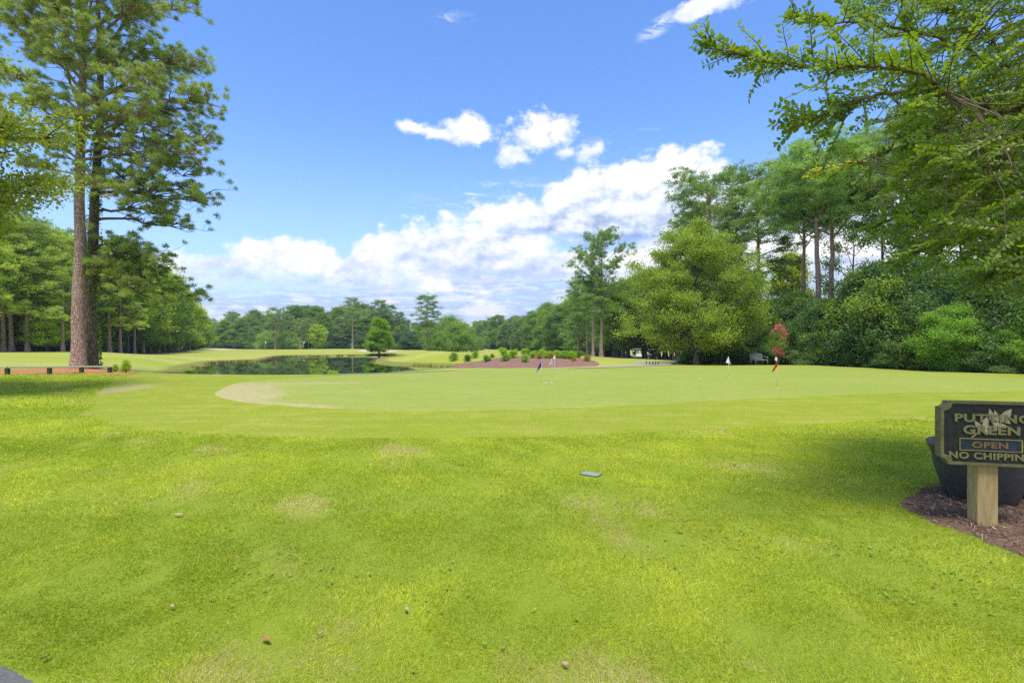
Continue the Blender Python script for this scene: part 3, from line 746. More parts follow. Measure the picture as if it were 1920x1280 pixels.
# ---- the two big pines on the left
def hero_pine(seed, x, y, trunk_pts, limbs, label, tr, bark, vines, dens, color):
    rng = np.random.default_rng(seed)
    zb = float(zat(x, y))
    root = empty('pine_tree', (x, y, zb))
    T = np.array(trunk_pts, float)
    zz = np.linspace(-.3, T[-1, 2], 26)
    P = np.c_[np.interp(zz, T[:, 2], T[:, 0]), np.interp(zz, T[:, 2], T[:, 1]), zz]
    P[3:, :2] += np.cumsum(rng.normal(size=(23, 2)) * .02, 0)
    rr = tr * (1 - .72 * np.clip(zz / T[-1, 2], 0, 1) ** 1.15); rr[0] *= 1.45; rr[1] *= 1.18; rr[2] *= 1.04
    polys = [P]; rads = [rr]; clumps = []
    def tp(z): return np.array([np.interp(z, zz, P[:, 0]), np.interp(z, zz, P[:, 1]), z])
    for (z_, tx, ty, tz, nsub) in limbs:
        a = tp(min(z_, T[-1, 2])); tip = np.array([tx, ty, tz]); L = np.linalg.norm(tip - a)
        B = bez(a, tip, rng.uniform(.02, .10), 9, rng, 1.0)
        r0 = min(.11, .02 + .013 * L)
        polys.append(B); rads.append(np.linspace(r0, .012, 9))
        ad = math.atan2(tip[1] - a[1], tip[0] - a[0])
        clumps.append((tip, .42, .75))
        for j in range(nsub):
            s_ = rng.uniform(.28, 1.0); b = B[int(s_ * 8)]
            l2 = rng.uniform(.35, 1.0) * (1.2 - .5 * s_) * min(2.3, .30 * L + .5)
            an = ad + rng.choice([-1, 1]) * rng.uniform(.2, 1.25)
            t2 = b + np.array([math.cos(an) * l2, math.sin(an) * l2, l2 * rng.uniform(-.18, .40)])
            B2 = bez(b, t2, .06, 5, rng, 1.2)
            polys.append(B2); rads.append(np.linspace(r0 * .35, .007, 5))
            for q in range(int(rng.integers(2, 5))):
                f = B2[int(rng.integers(2, 5))]; t3 = f + rng.normal(size=3) * np.array([.30, .30, .16]) + np.array([0, 0, .10])
                polys.append(np.array([f, (f + t3) / 2 + [0, 0, -.02], t3])); rads.append(np.array([.009, .007, .005]))
                clumps.append((t3, rng.uniform(.20, .36), .8))
    vs, qs = tubes(polys, rads, 12)
    link('trunk', mesh_np('trunk', vs, qs, None, None, bark, smooth=True), root)
    cr = link('crown', crown_mesh('crown', clumps, dens, (.20, .026), 'needle', m_needle, rng, split_=1), root); cr.color = (*color, 1)
    if vines:
        n_ = vines; zv = rng.uniform(0, 1, n_) ** 1.1 * 15; th = rng.uniform(0, 6.28, n_)
        keep = (np.sin(zv * 1.3 + th * 1.5) + rng.normal(size=n_) * .7) > -.2; zv = zv[keep]; th = th[keep]; n_ = len(zv)
        rr_ = np.interp(zv, zz, rr) + rng.uniform(.0, .10, n_)
        C = np.c_[np.interp(zv, zz, P[:, 0]) + rr_ * np.cos(th), np.interp(zv, zz, P[:, 1]) + rr_ * np.sin(th), zv]
        D = unit(np.c_[np.cos(th), np.sin(th), rng.uniform(-.8, .6, n_)] + rng.normal(size=(n_, 3)) * .4)
        V_, F, T_ = blades(C, D, .12, .08, rng, rng.uniform(0, .9, n_))
        link('ivy', mesh_np('ivy', V_, F, None, {'tint': T_}, m_leaf), root)
    tag(root, label, 'pine tree', 'two tall pines beside the pond')
    return root
HX, HY = PW(147, 26)
def mpx(px, py): return (px - 147) / 960 * 26, CAM_H + (645 - py) / 960 * 26 - float(zat(HX, HY))   # metres from the pine's foot
def hl(spec):
    out = []
    for (pyb, px, py, dy, n_) in spec:
        x_, z_ = mpx(px, py); zb_ = mpx(0, pyb)[1]
        out.append((zb_, x_, dy, z_, n_))
    return out
rg = np.random.default_rng(77)
limbsA = hl([(330, 60, 318, -.5, 10), (345, 215, 372, .8, 9), (300, 30, 250, .6, 12), (300, 300, 330, -1.0, 18), (285, 345, 300, .5, 20), (320, 265, 400, -1.5, 14),
    (250, 80, 215, -1.6, 12), (255, 395, 330, .4, 22), (240, 330, 250, -1.4, 22), (225, 380, 235, .8, 22), (210, 20, 130, .9, 14), (200, 300, 170, -1.8, 22), (180, 370, 150, .2, 24),
    (170, 60, 70, -1.2, 18), (150, 250, 90, -2.2, 20), (140, 385, 95, 1.0, 24), (120, 0, 30, .5, 20), (110, 320, 40, -.8, 24), (90, 200, 20, -2.4, 20), (80, 100, 0, -1.5, 20),
    (60, 340, -20, .5, 22), (40, -20, -40, .5, 18), (20, 240, -60, -1.4, 18), (0, 60, -90, -.6, 18), (-20, 300, -110, .6, 18), (-40, 180, -150, -1.0, 16), (-60, 90, -170, .8, 16), (-80, 150, -200, 0, 12),
    (275, 200, 240, -2.3, 16), (200, 160, 110, -2.6, 18), (260, 235, 215, 2.2, 14), (160, 140, 60, 2.2, 16), (130, 270, 30, 2.4, 16), (190, 90, 140, 2.4, 12), (100, 120, 40, -2.5, 20), (60, 230, -30, -2.2, 20), (70, 20, -60, .3, 20), (150, 20, 40, -1.0, 16), (310, 150, 300, -1.8, 9), (250, 160, 215, -2.0, 14)])
hero_pine(101, HX, HY, [(0, 0, 0), (.05, 0, 8), (.1, .1, 14), (.3, 0, 22)], limbsA, 'tall bare-trunked pine with reddish bark in front beside the pond', .295, m_pinebark, 0, 85, (1.3, 1.17, 1.0))
HX2, HY2 = PW(170, 27.0)
limbsB = [(z_, x_ - .6, y_ + .3, zz_ - .1, n_) for (z_, x_, y_, zz_, n_) in hl([(470, 345, 495, -.5, 20), (480, 355, 555, .4, 22), (455, 300, 465, -1.4, 14), (400, 330, 410, .8, 16), (385, 345, 385, -1.0, 18), (350, 398, 380, .2, 20), (340, 385, 350, 1.2, 16),
    (300, 365, 400, -1.3, 16), (280, 385, 290, .3, 20), (500, 250, 490, -1.3, 10), (240, 375, 200, -.8, 16), (200, 380, 80, .3, 16), (160, 300, 60, 1.5, 14), (520, 330, 590, -.8, 14), (430, 270, 500, 1.8, 12), (120, 200, -40, 1.5, 14), (80, 320, -60, -.8, 14), (490, 300, 540, -1.0, 16)])]
hero_pine(102, HX2, HY2, [(0, 0, 0), (-.05, 0, 4), (.15, 0, 9), (.35, .1, 14), (.2, 0, 21)], limbsB, 'tall pine wrapped in ivy standing right behind the reddish one', .29, m_darkbark, 5200, 80, (1.15, 1.08, .92))

# ------------------------------------------------------------------ woods
rnd = random.Random(9)
YG = (1.85, 1.6, .75); LG = (1.5, 1.38, .85); DG = (.8, .85, .9); NG = (1, 1, 1)
def lerp_line(pts, q):
    xs = [p[0] for p in pts]
    return [float(np.interp(q, xs, [p[i] for p in pts])) for i in range(1, len(pts[0]))]
# left wood: (px, distance, top py)
LW = [(-60, 54, 400), (0, 60, 415), (100, 64, 440), (200, 72, 478), (260, 84, 500), (310, 100, 525), (350, 125, 560), (385, 160, 592)]
front = [(-40, 'pineD', YG), (6, 'pineA', LG), (22, 'pineC', NG), (52, 'pineD', LG), (88, 'broadB', YG), (118, 'pineD', LG), (178, 'pineA', LG), (205, 'pineC', LG), (226, 'pineD', YG), (240, 'broadC', LG), (252, 'pineA', LG),
         (268, 'pineD', YG), (282, 'broadC', LG), (297, 'pineD', LG), (308, 'broadA', NG), (322, 'pineB', LG), (334, 'pineD', LG), (345, 'broadC', YG), (356, 'pineD', LG), (368, 'pineD', NG), (378, 'broadB', LG)]
for i, (px, key, c_) in enumerate(front):
    d, ty = lerp_line(LW, px); d += rnd.uniform(-1.5, 2.0)
    x, y = PW(px, d); H = top_h(ty + rnd.uniform(-6, 26), d, x, y)
    if px == 88: H = 7.5
    kind = 'pine' if key.startswith('pine') else 'broadleaf tree'
    lab = {88: 'small bright yellow-green tree at the edge of the left wood'}.get(px, '%s along the front edge of the left wood, %s from the left' % (kind, ORD[i]))
    plant(key, x, y, H, lab, 'pine tree' if kind == 'pine' else 'tree', 'trees at the edge of the left wood', c_, rnd.uniform(.95, 1.25))
for row, (dd, n_) in enumerate(((7, 26), (15, 24), (25, 20))):
    for i in range(n_):
        px = -60 + (i + rnd.random()) * (440 - row * 10) / n_
        d, ty = lerp_line(LW, px); d += dd + rnd.uniform(-2, 2) + (px > 250) * dd * .5
        x, y = PW(px - dd * .4, d); H = top_h(ty + rnd.uniform(0, 22), d, x, y)
        key = rnd.choice(['pineD', 'pineA', 'pineC', 'broadB', 'broadC', 'broadA', 'pineD'])
        plant(key, x, y, H, 'tall tree deep inside the left wood, behind its front row', 'tree', 'trees deep in the left wood', rnd.choice([NG, LG, YG, NG]), rnd.uniform(1.0, 1.3))
for i in range(30):
    px = -70 + (i + rnd.random()) * 455 / 30
    d, ty = lerp_line(LW, px); d += rnd.uniform(4, 12)
    x, y = PW(px, d)
    plant(rnd.choice(['bushB', 'bushA']), x, y, rnd.uniform(2.2, 5.5), 'undergrowth shrub in the left wood, %s from the left' % ORD[i], 'shrub', 'undergrowth of the left wood', rnd.choice([NG, LG, YG]), rnd.uniform(.9, 1.3))

# far wood behind the pond
FT = [(385, 630), (400, 600), (430, 590), (470, 588), (500, 590), (520, 582), (560, 582), (590, 578), (640, 585), (660, 570), (700, 582), (720, 572), (745, 590), (780, 600), (830, 600), (870, 610), (890, 640)]
def topy(tab, px): return float(np.interp(px, [a for a, b in tab], [b for a, b in tab]))
for row, (d0, n_) in enumerate(((232, 30), (248, 28), (268, 26))):
    for i in range(n_):
        px = 392 + (i + rnd.random()) * 490 / n_
        d = d0 + rnd.uniform(-6, 6) + (px < 520) * 30
        x, y = PW(px, d); H = top_h(topy(FT, px) + rnd.uniform(-4, 14) + (row == 0) * 14, d, x, y)
        key = rnd.choice(['pineD', 'pineA', 'broadA', 'broadB', 'broadC', 'pineB', 'pineD', 'broadB'])
        plant(key, x, y, max(H, 8), 'dark green tree half hidden deep in the distant wood beyond the pond' if row else '%s in the front row of the distant wood, %s from the left' % ('pine' if key[0] == 'p' else 'round tree', ORD[i]), 'tree', 'trees of the far wood behind the pond', rnd.choice([DG, DG, NG, (.9, 1, 1)]), rnd.uniform(1.05, 1.45))
for i in range(34):
    px = 385 + (i + rnd.random()) * 500 / 34
    x, y = PW(px, 226 + rnd.uniform(-4, 10) + (px < 520) * 28)
    plant(rnd.choice(['bushA', 'bushB']), x, y, rnd.uniform(4, 8), 'low shrub at the distant wood foot, %s from the left' % ORD[i], 'shrub', 'shrubs along the foot of the far wood', DG, rnd.uniform(1.1, 1.6))
def single(key, px, py_top, d, label, cat='tree', color=NG, wide=1.0, group=None, rz=None, **kw):
    x, y = PW(px, d)
    return plant(key, x, y, top_h(py_top, d, x, y), label, cat, group, color, wide, rz, **kw)
single('pineE', 516, 581, 205, 'slender pine in front of the round grey-green willow beyond the pond', 'pine tree', NG, 1.15)
single('willow', 505, 624, 215, 'round grey-green willow at the foot of the far wood', 'willow', (1.25, 1.2, 1.6), 1.35, 'grey-green round trees by the far wood')
single('willow', 540, 626, 212, 'smaller round willow right of the slender pine far beyond the pond', 'willow', (1.25, 1.2, 1.6), 1.25, 'grey-green round trees by the far wood')
single('pineE', 564, 600, 200, 'thin pine with a bare trunk left of the pond centre', 'pine tree', NG, 1.1)
single('broadA', 596, 612, 205, 'yellowish round tree at the edge of the far wood', 'tree', YG, 1.2)
single('pineA', 661, 563, 200, 'tallest pine standing before the middle of the far wood', 'pine tree', NG, 1.35)
single('pineA', 708, 567, 228, 'broad pine rising behind the small bright tree by the sand bunker', 'pine tree', DG, 1.4)
single('conifer', 711, 602, 97, 'small bright green conifer beside the sand bunker at the pond', 'tree', (1.1, 1.25, .7), 1.15)
single('pineD', 800, 556, 140, 'lone tall pine with layered crown behind the grassy mound', 'pine tree', (.85, .95, .8), 1.4, rz=1.0)
single('willow', 822, 626, 138, 'dome shaped drooping willow right of the lone tall pine', 'willow', (1.0, 1.05, 1.1), 1.0)
single('willow', 858, 610, 152, 'wide grey-green willow at the right end of the far wood', 'willow', (1.1, 1.15, 1.3), 1.2)
single('willow', 842, 600, 170, 'tall rounded tree behind the dome shaped willow', 'tree', (1.0, 1.05, 1.2), 1.1)

# wood receding on the right: (px, distance, top py)
RW = [(878, 330, 605), (900, 300, 600), (950, 250, 597), (1000, 215, 585), (1050, 185, 572), (1100, 160, 556), (1150, 140, 545), (1200, 122, 530), (1240, 112, 520), (1330, 95, 500), (1450, 80, 500)]
for row, (k_, n_) in enumerate(((1.0, 40), (1.10, 32), (1.2, 26))):
    for i in range(n_):
        px = 882 + (i + rnd.random()) * 470 / n_
        d, ty = lerp_line(RW, px); d *= k_ * rnd.uniform(.97, 1.03)
        x, y = PW(px, d); H = top_h(ty + rnd.uniform(-3, 12) + (row == 0) * 10, d, x, y)
        key = rnd.choice(['broadA', 'broadB', 'broadB', 'broadC', 'broadC', 'pineD', 'broadA'])
        plant(key, x, y, max(H, 7), 'tree half hidden in the depth of the long wood behind the shrub bed' if row else 'front tree of the long right-hand wood, %s from its far left end' % ORD[i], 'tree', 'trees of the long wood on the right', rnd.choice([DG, NG, (.9, 1.0, .9), (1.1, 1.15, .9)]), rnd.uniform(1.0, 1.3))
for i in range(34):
    px = 885 + (i + rnd.random()) * 400 / 34
    d, ty = lerp_line(RW, px); x, y = PW(px, d * rnd.uniform(1.0, 1.06))
    if px > 1150: continue
    plant(rnd.choice(['bushA', 'bushB']), x, y, rnd.uniform(3, 6), 'dark undergrowth shrub along the foot of the long wood', 'shrub', 'undergrowth of the long wood', DG, rnd.uniform(1.2, 1.7))
# clump beyond the shrub bed
single('pineE', 1127, 446, 85, 'tall pine with an open crown standing behind the shrub bed', 'pine tree', (.85, .98, .8), 1.0, rz=2.2)
single('pineA', 1112, 520, 84, 'leaning pine sharing the foot of the tall open one', 'pine tree', (.85, .95, .85), 1.25)
single('pineD', 1084, 530, 96, 'bushy pine left of the tall open one behind the shrub bed', 'pine tree', (.85, 1.0, .9), 1.15)
single('pineC', 1101, 540, 92, 'pale-trunked slim pine left of the tall open one', 'pine tree', (.9, 1.0, .9), .9)
single('broadC', 1152, 548, 98, 'dark tree right of the tall open pine', 'tree', (.9, .95, .8), 1.2)
single('broadA', 1178, 540, 104, 'rounded yellow-tinged tree between the tall pine and the carts', 'tree', (1.15, 1.1, .8), 1.15)
single('broadC', 1205, 536, 118, 'dark tree whose shade falls on the golf carts', 'tree', (.7, .8, .8), 1.3)
single('broadC', 1236, 515, 100, 'dark tree over the cart path left of the yellow-green maple', 'tree', (.7, .8, .8), 1.25)
single('broadC', 1268, 505, 88, 'dark tree directly behind the left side of the maple', 'tree', (.7, .8, .8), 1.2)
# thin trunks in the shade by the path
for i, px in enumerate((1166, 1178, 1210, 1236, 1247, 1256, 1262, 1272, 1283)):
    single('pineB', px, 560 - i * 4, 112 - i * 3, 'thin trunk in the shade by the golf carts, %s from the left' % ORD[i], 'tree', DG, .8, 'thin trunks in the shade by the carts')

# ---- right side
mx_, my_ = PW(1306, 45)
maple = tree('maple_tree', 41, top_h(421, 45, mx_, my_), 4.9, 1.8, lambda t: max(.28, math.sqrt(max(0, 1 - (1.75 * t - .75) ** 2))), nl=76, ns=7, clump=.85, flat=.6, n_leaf=100, leaf=(.145, .11), tr=.24, rise=.75, bow=.02, sub=.3, bark=m_bark, mat=leaf_mat('maple_leaf', (.200, .310, .030), (.490, .600, .085), .42))
maple.location = (mx_, my_, float(zat(mx_, my_)))
tag(maple, 'big rounded yellow-green maple left of the lattice bench', 'tree')
single('pineE', 1335, 343, 60, 'pine spreading left above the yellow-green maple', 'pine tree', (.8, .9, .75), 1.15, rz=.6)
single('pineC', 1362, 390, 66, 'pine half hidden behind the top of the maple', 'pine tree', (.8, .9, .75), 1.0)
single('pineA', 1425, 336, 55, 'tall pine with a bare trunk showing right of the maple', 'pine tree', (.85, .92, .75), 1.15, rz=4.0)
single('broadB', 1478, 488, 60, 'rounded olive-green tree behind the pink flowering crape myrtle', 'tree', (1.45, 1.25, 1.0), .9)
single('broadB', 1405, 545, 58, 'dark green tree behind the right side of the maple', 'tree', (.8, .9, .8), 1.0)
single('pineF', 1506, 318, 50, 'slimmest of the pines rising above the right hedge', 'pine tree', (1.15, 1.25, 1.05), 1.0, 'pines above the right hedge', rz=1.0)
single('pineF', 1536, 286, 46, 'thick-trunked pine above the hedge, tallest against the sky', 'pine tree', (1.15, 1.25, 1.05), 1.2, 'pines above the right hedge', rz=3.1)
single('pineF', 1558, 292, 47, 'ivy-dark pine close right of the tallest one above the hedge', 'pine tree', (1.15, 1.25, 1.05), 1.15, 'pines above the right hedge', rz=5.0)
single('sparse', 1600, 430, 49, 'light green tree filling the gap between the hedge pines', 'tree', (1.1, 1.2, 1.0), .8)
single('sparse', 1655, 395, 44, 'open-branched thin-leaved tree right of the hedge pines', 'tree', (1.1, 1.2, 1.0), 1.05)
single('pineF', 1690, 265, 46, 'pine behind the near overhanging branches, left of the thick trunk', 'pine tree', NG, 1.15, 'pines above the right hedge')
single('pineE', 1752, 235, 41, 'thick straight trunk pine rising behind the overhanging branches', 'pine tree', NG, 1.25, 'pines above the right hedge')
single('pineC', 1850, 230, 42, 'rightmost pine above the hedge behind the overhanging branches', 'pine tree', NG, 1.2, 'pines above the right hedge')
single('sparse', 1800, 400, 40, 'thin-leaved tree behind the hedge near the right edge', 'tree', NG, 1.1)
single('sparse', 1900, 380, 37, 'thin-leaved tree at the right edge above the hedge', 'tree', NG, 1.1)
single('broadC', 1980, 330, 36, 'broad tree beyond the right edge of the hedge', 'tree', NG, 1.1)
single('pineC', 2080, 300, 40, 'pine beyond the right end of the hedge', 'pine tree', NG, 1.1)
# far backdrop behind the hedge
for i in range(26):
    px = 1330 + i * 32 + rnd.uniform(-8, 8)
    single(rnd.choice(['broadA', 'broadB', 'broadC']), px, rnd.uniform(565, 595) if px < 1700 else rnd.uniform(535, 580), rnd.uniform(68, 90), 'bright tree glimpsed behind the hedge, %s from the left' % ORD[i], 'tree', rnd.choice([YG, LG]), rnd.uniform(1.0, 1.4), 'trees glimpsed behind the hedge')
# hedge: big evergreen shrubs
HG = [(1330, 640, 48.5), (1352, 615, 49.5), (1380, 600, 51), (1405, 590, 51.5), (1430, 600, 51), (1478, 575, 47), (1500, 560, 46), (1520, 572, 44), (1552, 572, 41.5), (1580, 568, 40.5), (1612, 545, 39), (1645, 515, 38), (1680, 500, 37), (1715, 505, 35.5), (1750, 520, 34), (1785, 525, 33), (1822, 528, 31.5), (1860, 520, 30.5), (1900, 530, 29.5), (1945, 520, 28.5), (1990, 500, 27.5), (2050, 490, 26)]
hedgecols = [(.95, .92, 1.0), (.72, .82, .9), (1.05, 1.0, .9), (.82, .92, .85), (.98, .95, .8)]
desc = ['deep green', 'dark glossy', 'olive green', 'mid green', 'fresh green']
for i, (px, ty, d) in enumerate(HG):
    ci = i % 5
    o = single('bushA' if i % 3 else 'bushB', px, ty, d, '%s tall hedge shrub, %s from the maple side' % (desc[ci], ORD[i]), 'shrub', hedgecols[ci], rnd.uniform(.85, 1.05), 'tall shrubs of the right hedge')
for i in range(30):
    px = 1335 + i * 23 + rnd.uniform(-7, 7)
    d = float(np.interp(px, [1330, 1430, 1480, 1560, 1640, 1720, 1820, 1920, 2100], [47, 47, 42.3, 39.3, 35.6, 32.6, 29.3, 26.9, 23.2])) + rnd.uniform(-.1, .5)
    x, y = PW(px, d)
    near_bench = 1385 < px < 1455
    if 1440 < px < 1490: y += 2.2
    plant('bushB' if i % 2 else 'bushA', x, y + (3.4 if near_bench else 0), rnd.uniform(.9, 2.4), 'low shrub at the hedge foot, %s from the maple' % ORD[i], 'shrub', 'low shrubs at the foot of the hedge', rnd.choice([NG, (.8, .9, .8), (1.0, 1.15, .85), (1.25, 1.35, 1.0)]), rnd.uniform(1.0, 1.3))
plant('bushB', *PW(1790, 30.2), 3.6, 'bright fresh-green shrub standing out in front of the hedge', 'shrub', None, (1.0, 1.15, .95), 1.2)
# shade bed shrubs beside the maple foot
for i, (px, d, h) in enumerate(((1290, 52, 1.5), (1335, 46.5, 1.6), (1362, 47, 2.4))):
    plant('bushA', *PW(px, d), h, 'dark low shrub in the shade, %s of three around the maple foot' % ORD[i], 'shrub', 'dark shrubs at the maple foot', (.8, .9, .9), 1.4)

# pink crape myrtle
def crape_small():
    x, y = PW(1459, 41.6); z = float(zat(x, y)); rng = np.random.default_rng(3)
    root = empty('crape_myrtle', (x, y, z), label='young crape myrtle with pink flower heads beside the lattice bench', cat='tree')
    polys = []; rads = []; tips = []
    for i in range(9):
        a = rng.uniform(0, 6.28); h = rng.uniform(1.4, 3.1); r = rng.uniform(.1, .55)
        tip = np.array([r * math.cos(a), r * math.sin(a), h]); P = bez([0, 0, 0], tip, .02, 6, rng, .8)
        polys.append(P); rads.append(np.linspace(.03, .008, 6)); tips.append(tip)
    heads = [(.0, -.1, 3.15), (-.35, 0, 2.75), (.40, 0, 2.85), (.1, .1, 2.55), (.28, -.1, 2.25), (-.12, -.1, 2.95), (-.3, -.1, 1.25), (-.1, -.15, 1.0), (.08, -.1, 1.3), (-.05, -.1, 1.55), (.25, -.1, .95), (.5, 0, 2.5)]
    for h_ in heads: polys.append(bez([0, 0, h_[2] * .5], h_, .02, 4, rng, .5)); rads.append(np.linspace(.015, .006, 4))
    vs, qs = tubes(polys, rads, 5)
    link('trunk', mesh_np('trunk', vs, qs, None, None, m_crapebark), root)
    cl = [(t * rng.uniform(.7, 1), .45, .9) for t in tips for _ in range(2)]
    link('crown', crown_mesh('crown', cl, 95, (.10, .06), 'leaf', m_leaf, rng), root)
    link('flower_heads', crown_mesh('flower_heads', [(np.array(h_), .24, 1.0) for h_ in heads], 150, (.07, .06), 'leaf', m_flower, rng), root)
crape_small()
for p in protos.values():                           # the sources themselves are not part of the place
    for c in list(p.children): bpy.data.objects.remove(c)
    bpy.data.objects.remove(p)

# ------------------------------------------------------------------ near overhanging crape myrtle on the right
def leaf6(C, D, S, l, w, rng, tint, yel):         # folded six-point leaves: base C, direction D, side S
    n = len(C); N = np.cross(D, S)
    l = l * rng.uniform(.7, 1.15, n)[:, None]; w = w * rng.uniform(.8, 1.15, n)[:, None]; f = rng.uniform(.05, .35, n)[:, None] * w
    dr = rng.uniform(0, .25, n)[:, None] * l
    P = [C, C + D * l * .32 + S * w * .5 + N * f, C + D * l * .70 + S * w * .42 + N * (f - dr * .4), C + D * l - N * dr, C + D * l * .70 - S * w * .42 + N * (f - dr * .4), C + D * l * .32 - S * w * .5 + N * f]
    V_ = np.stack(P, 1).reshape(-1, 3)
    b = np.arange(n)[:, None] * 6
    F = np.concatenate([b + np.array([[0, 1, 2, 3]]), b + np.array([[0, 3, 4, 5]])], 1).reshape(-1, 4)
    return V_, F, np.repeat(tint, 6), np.repeat(yel, 6)
def px3(px, py, d): return np.array([(px - 960) / 960 * d, d, CAM_H + (645 - py) / 960 * d])
def near_crape():
    rng = np.random.default_rng(404)
    bx, by = 6.7, 4.9
    root = empty('crape_myrtle', (bx, by, 0), label='large crape myrtle whose leafy branches overhang the top right of the lawn', cat='tree')
    O = np.array([bx, by, 0.0])
    polys = []; rads = []; anchors = []
    stems = [[(0, 0, -.1), (-.05, 0, .8), (-.2, -.1, 1.8), (-.45, -.2, 3.0), (-.9, -.35, 4.6), (-1.3, -.5, 6.2)],
             [(.15, .1, -.1), (.3, .2, 1.0), (.4, .5, 2.3), (.1, .9, 3.9), (-.4, 1.4, 5.6)],
             [(.0, .2, -.1), (-.15, .5, 1.1), (-.5, .9, 2.3), (-1.1, 1.3, 3.4), (-1.9, 1.7, 4.8)],
             [(.25, -.1, -.1), (.8, -.3, 1.6), (1.5, -.6, 3.2), (2.0, -.9, 5.0)]]
    for s_ in stems:
        P = crom3([np.array(p, float) for p in s_], 6)
        polys.append(P); rads.append(np.linspace(.065, .016, len(P)))
        anchors += [(O + p, .045) for p in P[len(P) // 3:]]
    limbs = [[px3(2040, 262, 4.6), px3(1920, 218, 4.3), px3(1840, 200, 4.1), px3(1775, 178, 3.95), px3(1730, 140, 3.8), px3(1640, 127, 3.7), px3(1560, 128, 3.6), px3(1470, 122, 3.5), px3(1400, 104, 3.4), px3(1322, 86, 3.3)],
             [px3(2030, 130, 4.2), px3(1920, 160, 4.5), px3(1850, 60, 4.7), px3(1780, 20, 4.9), px3(1700, -20, 5.1)],
             [px3(1775, 178, 3.95), px3(1700, 172, 3.9), px3(1620, 185, 3.8), px3(1560, 212, 3.7), px3(1482, 232, 3.6)],
             [px3(1860, 120, 4.6), px3(1760, 70, 4.4), px3(1660, 50, 4.2), px3(1570, 40, 4.0), px3(1485, 32, 3.9)],
             [px3(2050, 420, 5.2), px3(1920, 330, 5.2), px3(1820, 290, 5.1), px3(1720, 270, 5.0), px3(1620, 300, 4.9), px3(1530, 322, 4.8)],
             [px3(2040, 480, 4.8), px3(1900, 420, 5.2), px3(1800, 380, 5.3), px3(1700, 400, 5.3), px3(1620, 430, 5.2)],
             [px3(2060, 520, 5.0), px3(1940, 470, 5.6), px3(1840, 440, 5.8), px3(1740, 460, 5.8), px3(1680, 500, 5.7)],
             [px3(2050, 330, 5.8), px3(1880, 240, 6.2), px3(1760, 200, 6.4), px3(1640, 230, 6.4)],
             [px3(2100, 500, 4.0), px3(1980, 480, 4.4), px3(1900, 490, 4.6), px3(1850, 520, 4.6)],
             [px3(2040, 0, 4.5), px3(1900, -60, 4.6), px3(1760, -80, 4.7), px3(1640, -60, 4.8)]]
    for L in limbs:
        P = crom3([p - O for p in L], 6) + rng.normal(size=(6 * (len(L) - 1) + 1, 3)) * .008
        polys.append(P); rads.append(np.linspace(.020, .003, len(P)))
        anchors += [(O + p, .015) for p in P]
    A = np.array([a for a, _ in anchors])
    CC = []; DD = []; SS = []; YY = []; TT = []
    def twig(a, tip, sag, yel=0.0, dens=1.0, base_t=.12):
        L = np.linalg.norm(tip - a); n = max(5, int(L / .05))
        t = np.linspace(0, 1, n)[:, None]
        P = a * (1 - t) + tip * t + np.array([0, 0, 1]) * sag * L * np.sin(t * PI) + np.cumsum(rng.normal(size=(n, 3)) * .006, 0) * t
        polys.append(P - O); rads.append(np.linspace(.0055, .0016, n))
        k = max(3, int(L * (1 - base_t) / .024 * dens)); s_ = np.linspace(base_t, 1, k) * (n - 1)
        i0 = np.minimum(s_.astype(int), n - 2); f = (s_ - i0)[:, None]
        Q = P[i0] * (1 - f) + P[i0 + 1] * f; T = unit(P[i0 + 1] - P[i0])
        up = np.array([0, 0, 1.0]) + rng.normal(size=3) * .8
        sd_ = unit(np.cross(T, up)); tt = rng.uniform(.1, .55)
        for sg in (-1, 1):
            D = unit(sd_ * sg * .85 + T * .55 + rng.normal(size=(k, 3)) * .22 + np.array([0, 0, -.05]))
            S = unit(np.cross(D, np.cross(D, T)) * 0 + np.cross(D, np.tile(up, (k, 1)) + rng.normal(size=(k, 3)) * .3))
            CC.append(Q + D * .006); DD.append(D); SS.append(S); YY.append(np.full(k, yel) * rng.uniform(.4, 1.3, k)); TT.append(np.clip(tt + rng.uniform(0, .4, k), 0, 1))
    # leaf sprays set along the thin ends of the modelled limbs
    for li, L in enumerate(limbs):
        P = crom3(L, 8); m_ = len(P)
        for k in range(m_ // 3, m_, 1):
            for r_ in range(1 if rng.random() < .6 else 2):
                dirn = unit(P[min(k + 1, m_ - 1)] - P[max(k - 1, 0)]) if k < m_ - 1 else unit(P[-1] - P[-3])
                fr = k / m_
                l_ = rng.uniform(.22, .62) * (1.15 - .85 * fr ** 2)
                if fr > .86 and rng.random() < .45: continue
                dv = unit(dirn + rng.normal(size=3) * np.array([.45, .6, .42]))
                twig(P[k], P[k] + dv * l_, rng.uniform(-.05, .08), yel=.9 if (li == 4 and fr > .86) else 0)
        twig(P[-9], P[-1] + unit(P[-1] - P[-4]) * .04, 0, yel=.35 if li in (0, 3) else (.9 if li == 4 else 0), dens=1.3, base_t=.0)
    region = np.array([(1640, -60), (1560, -20), (1610, 60), (1590, 130), (1630, 190), (1640, 260), (1590, 330), (1640, 400), (1635, 455), (1700, 520), (1780, 500), (1850, 520), (1900, 575), (1960, 600), (2250, 560), (2500, 300), (2500, -350), (1900, -420), (1680, -250)], float)
    cnt = 0
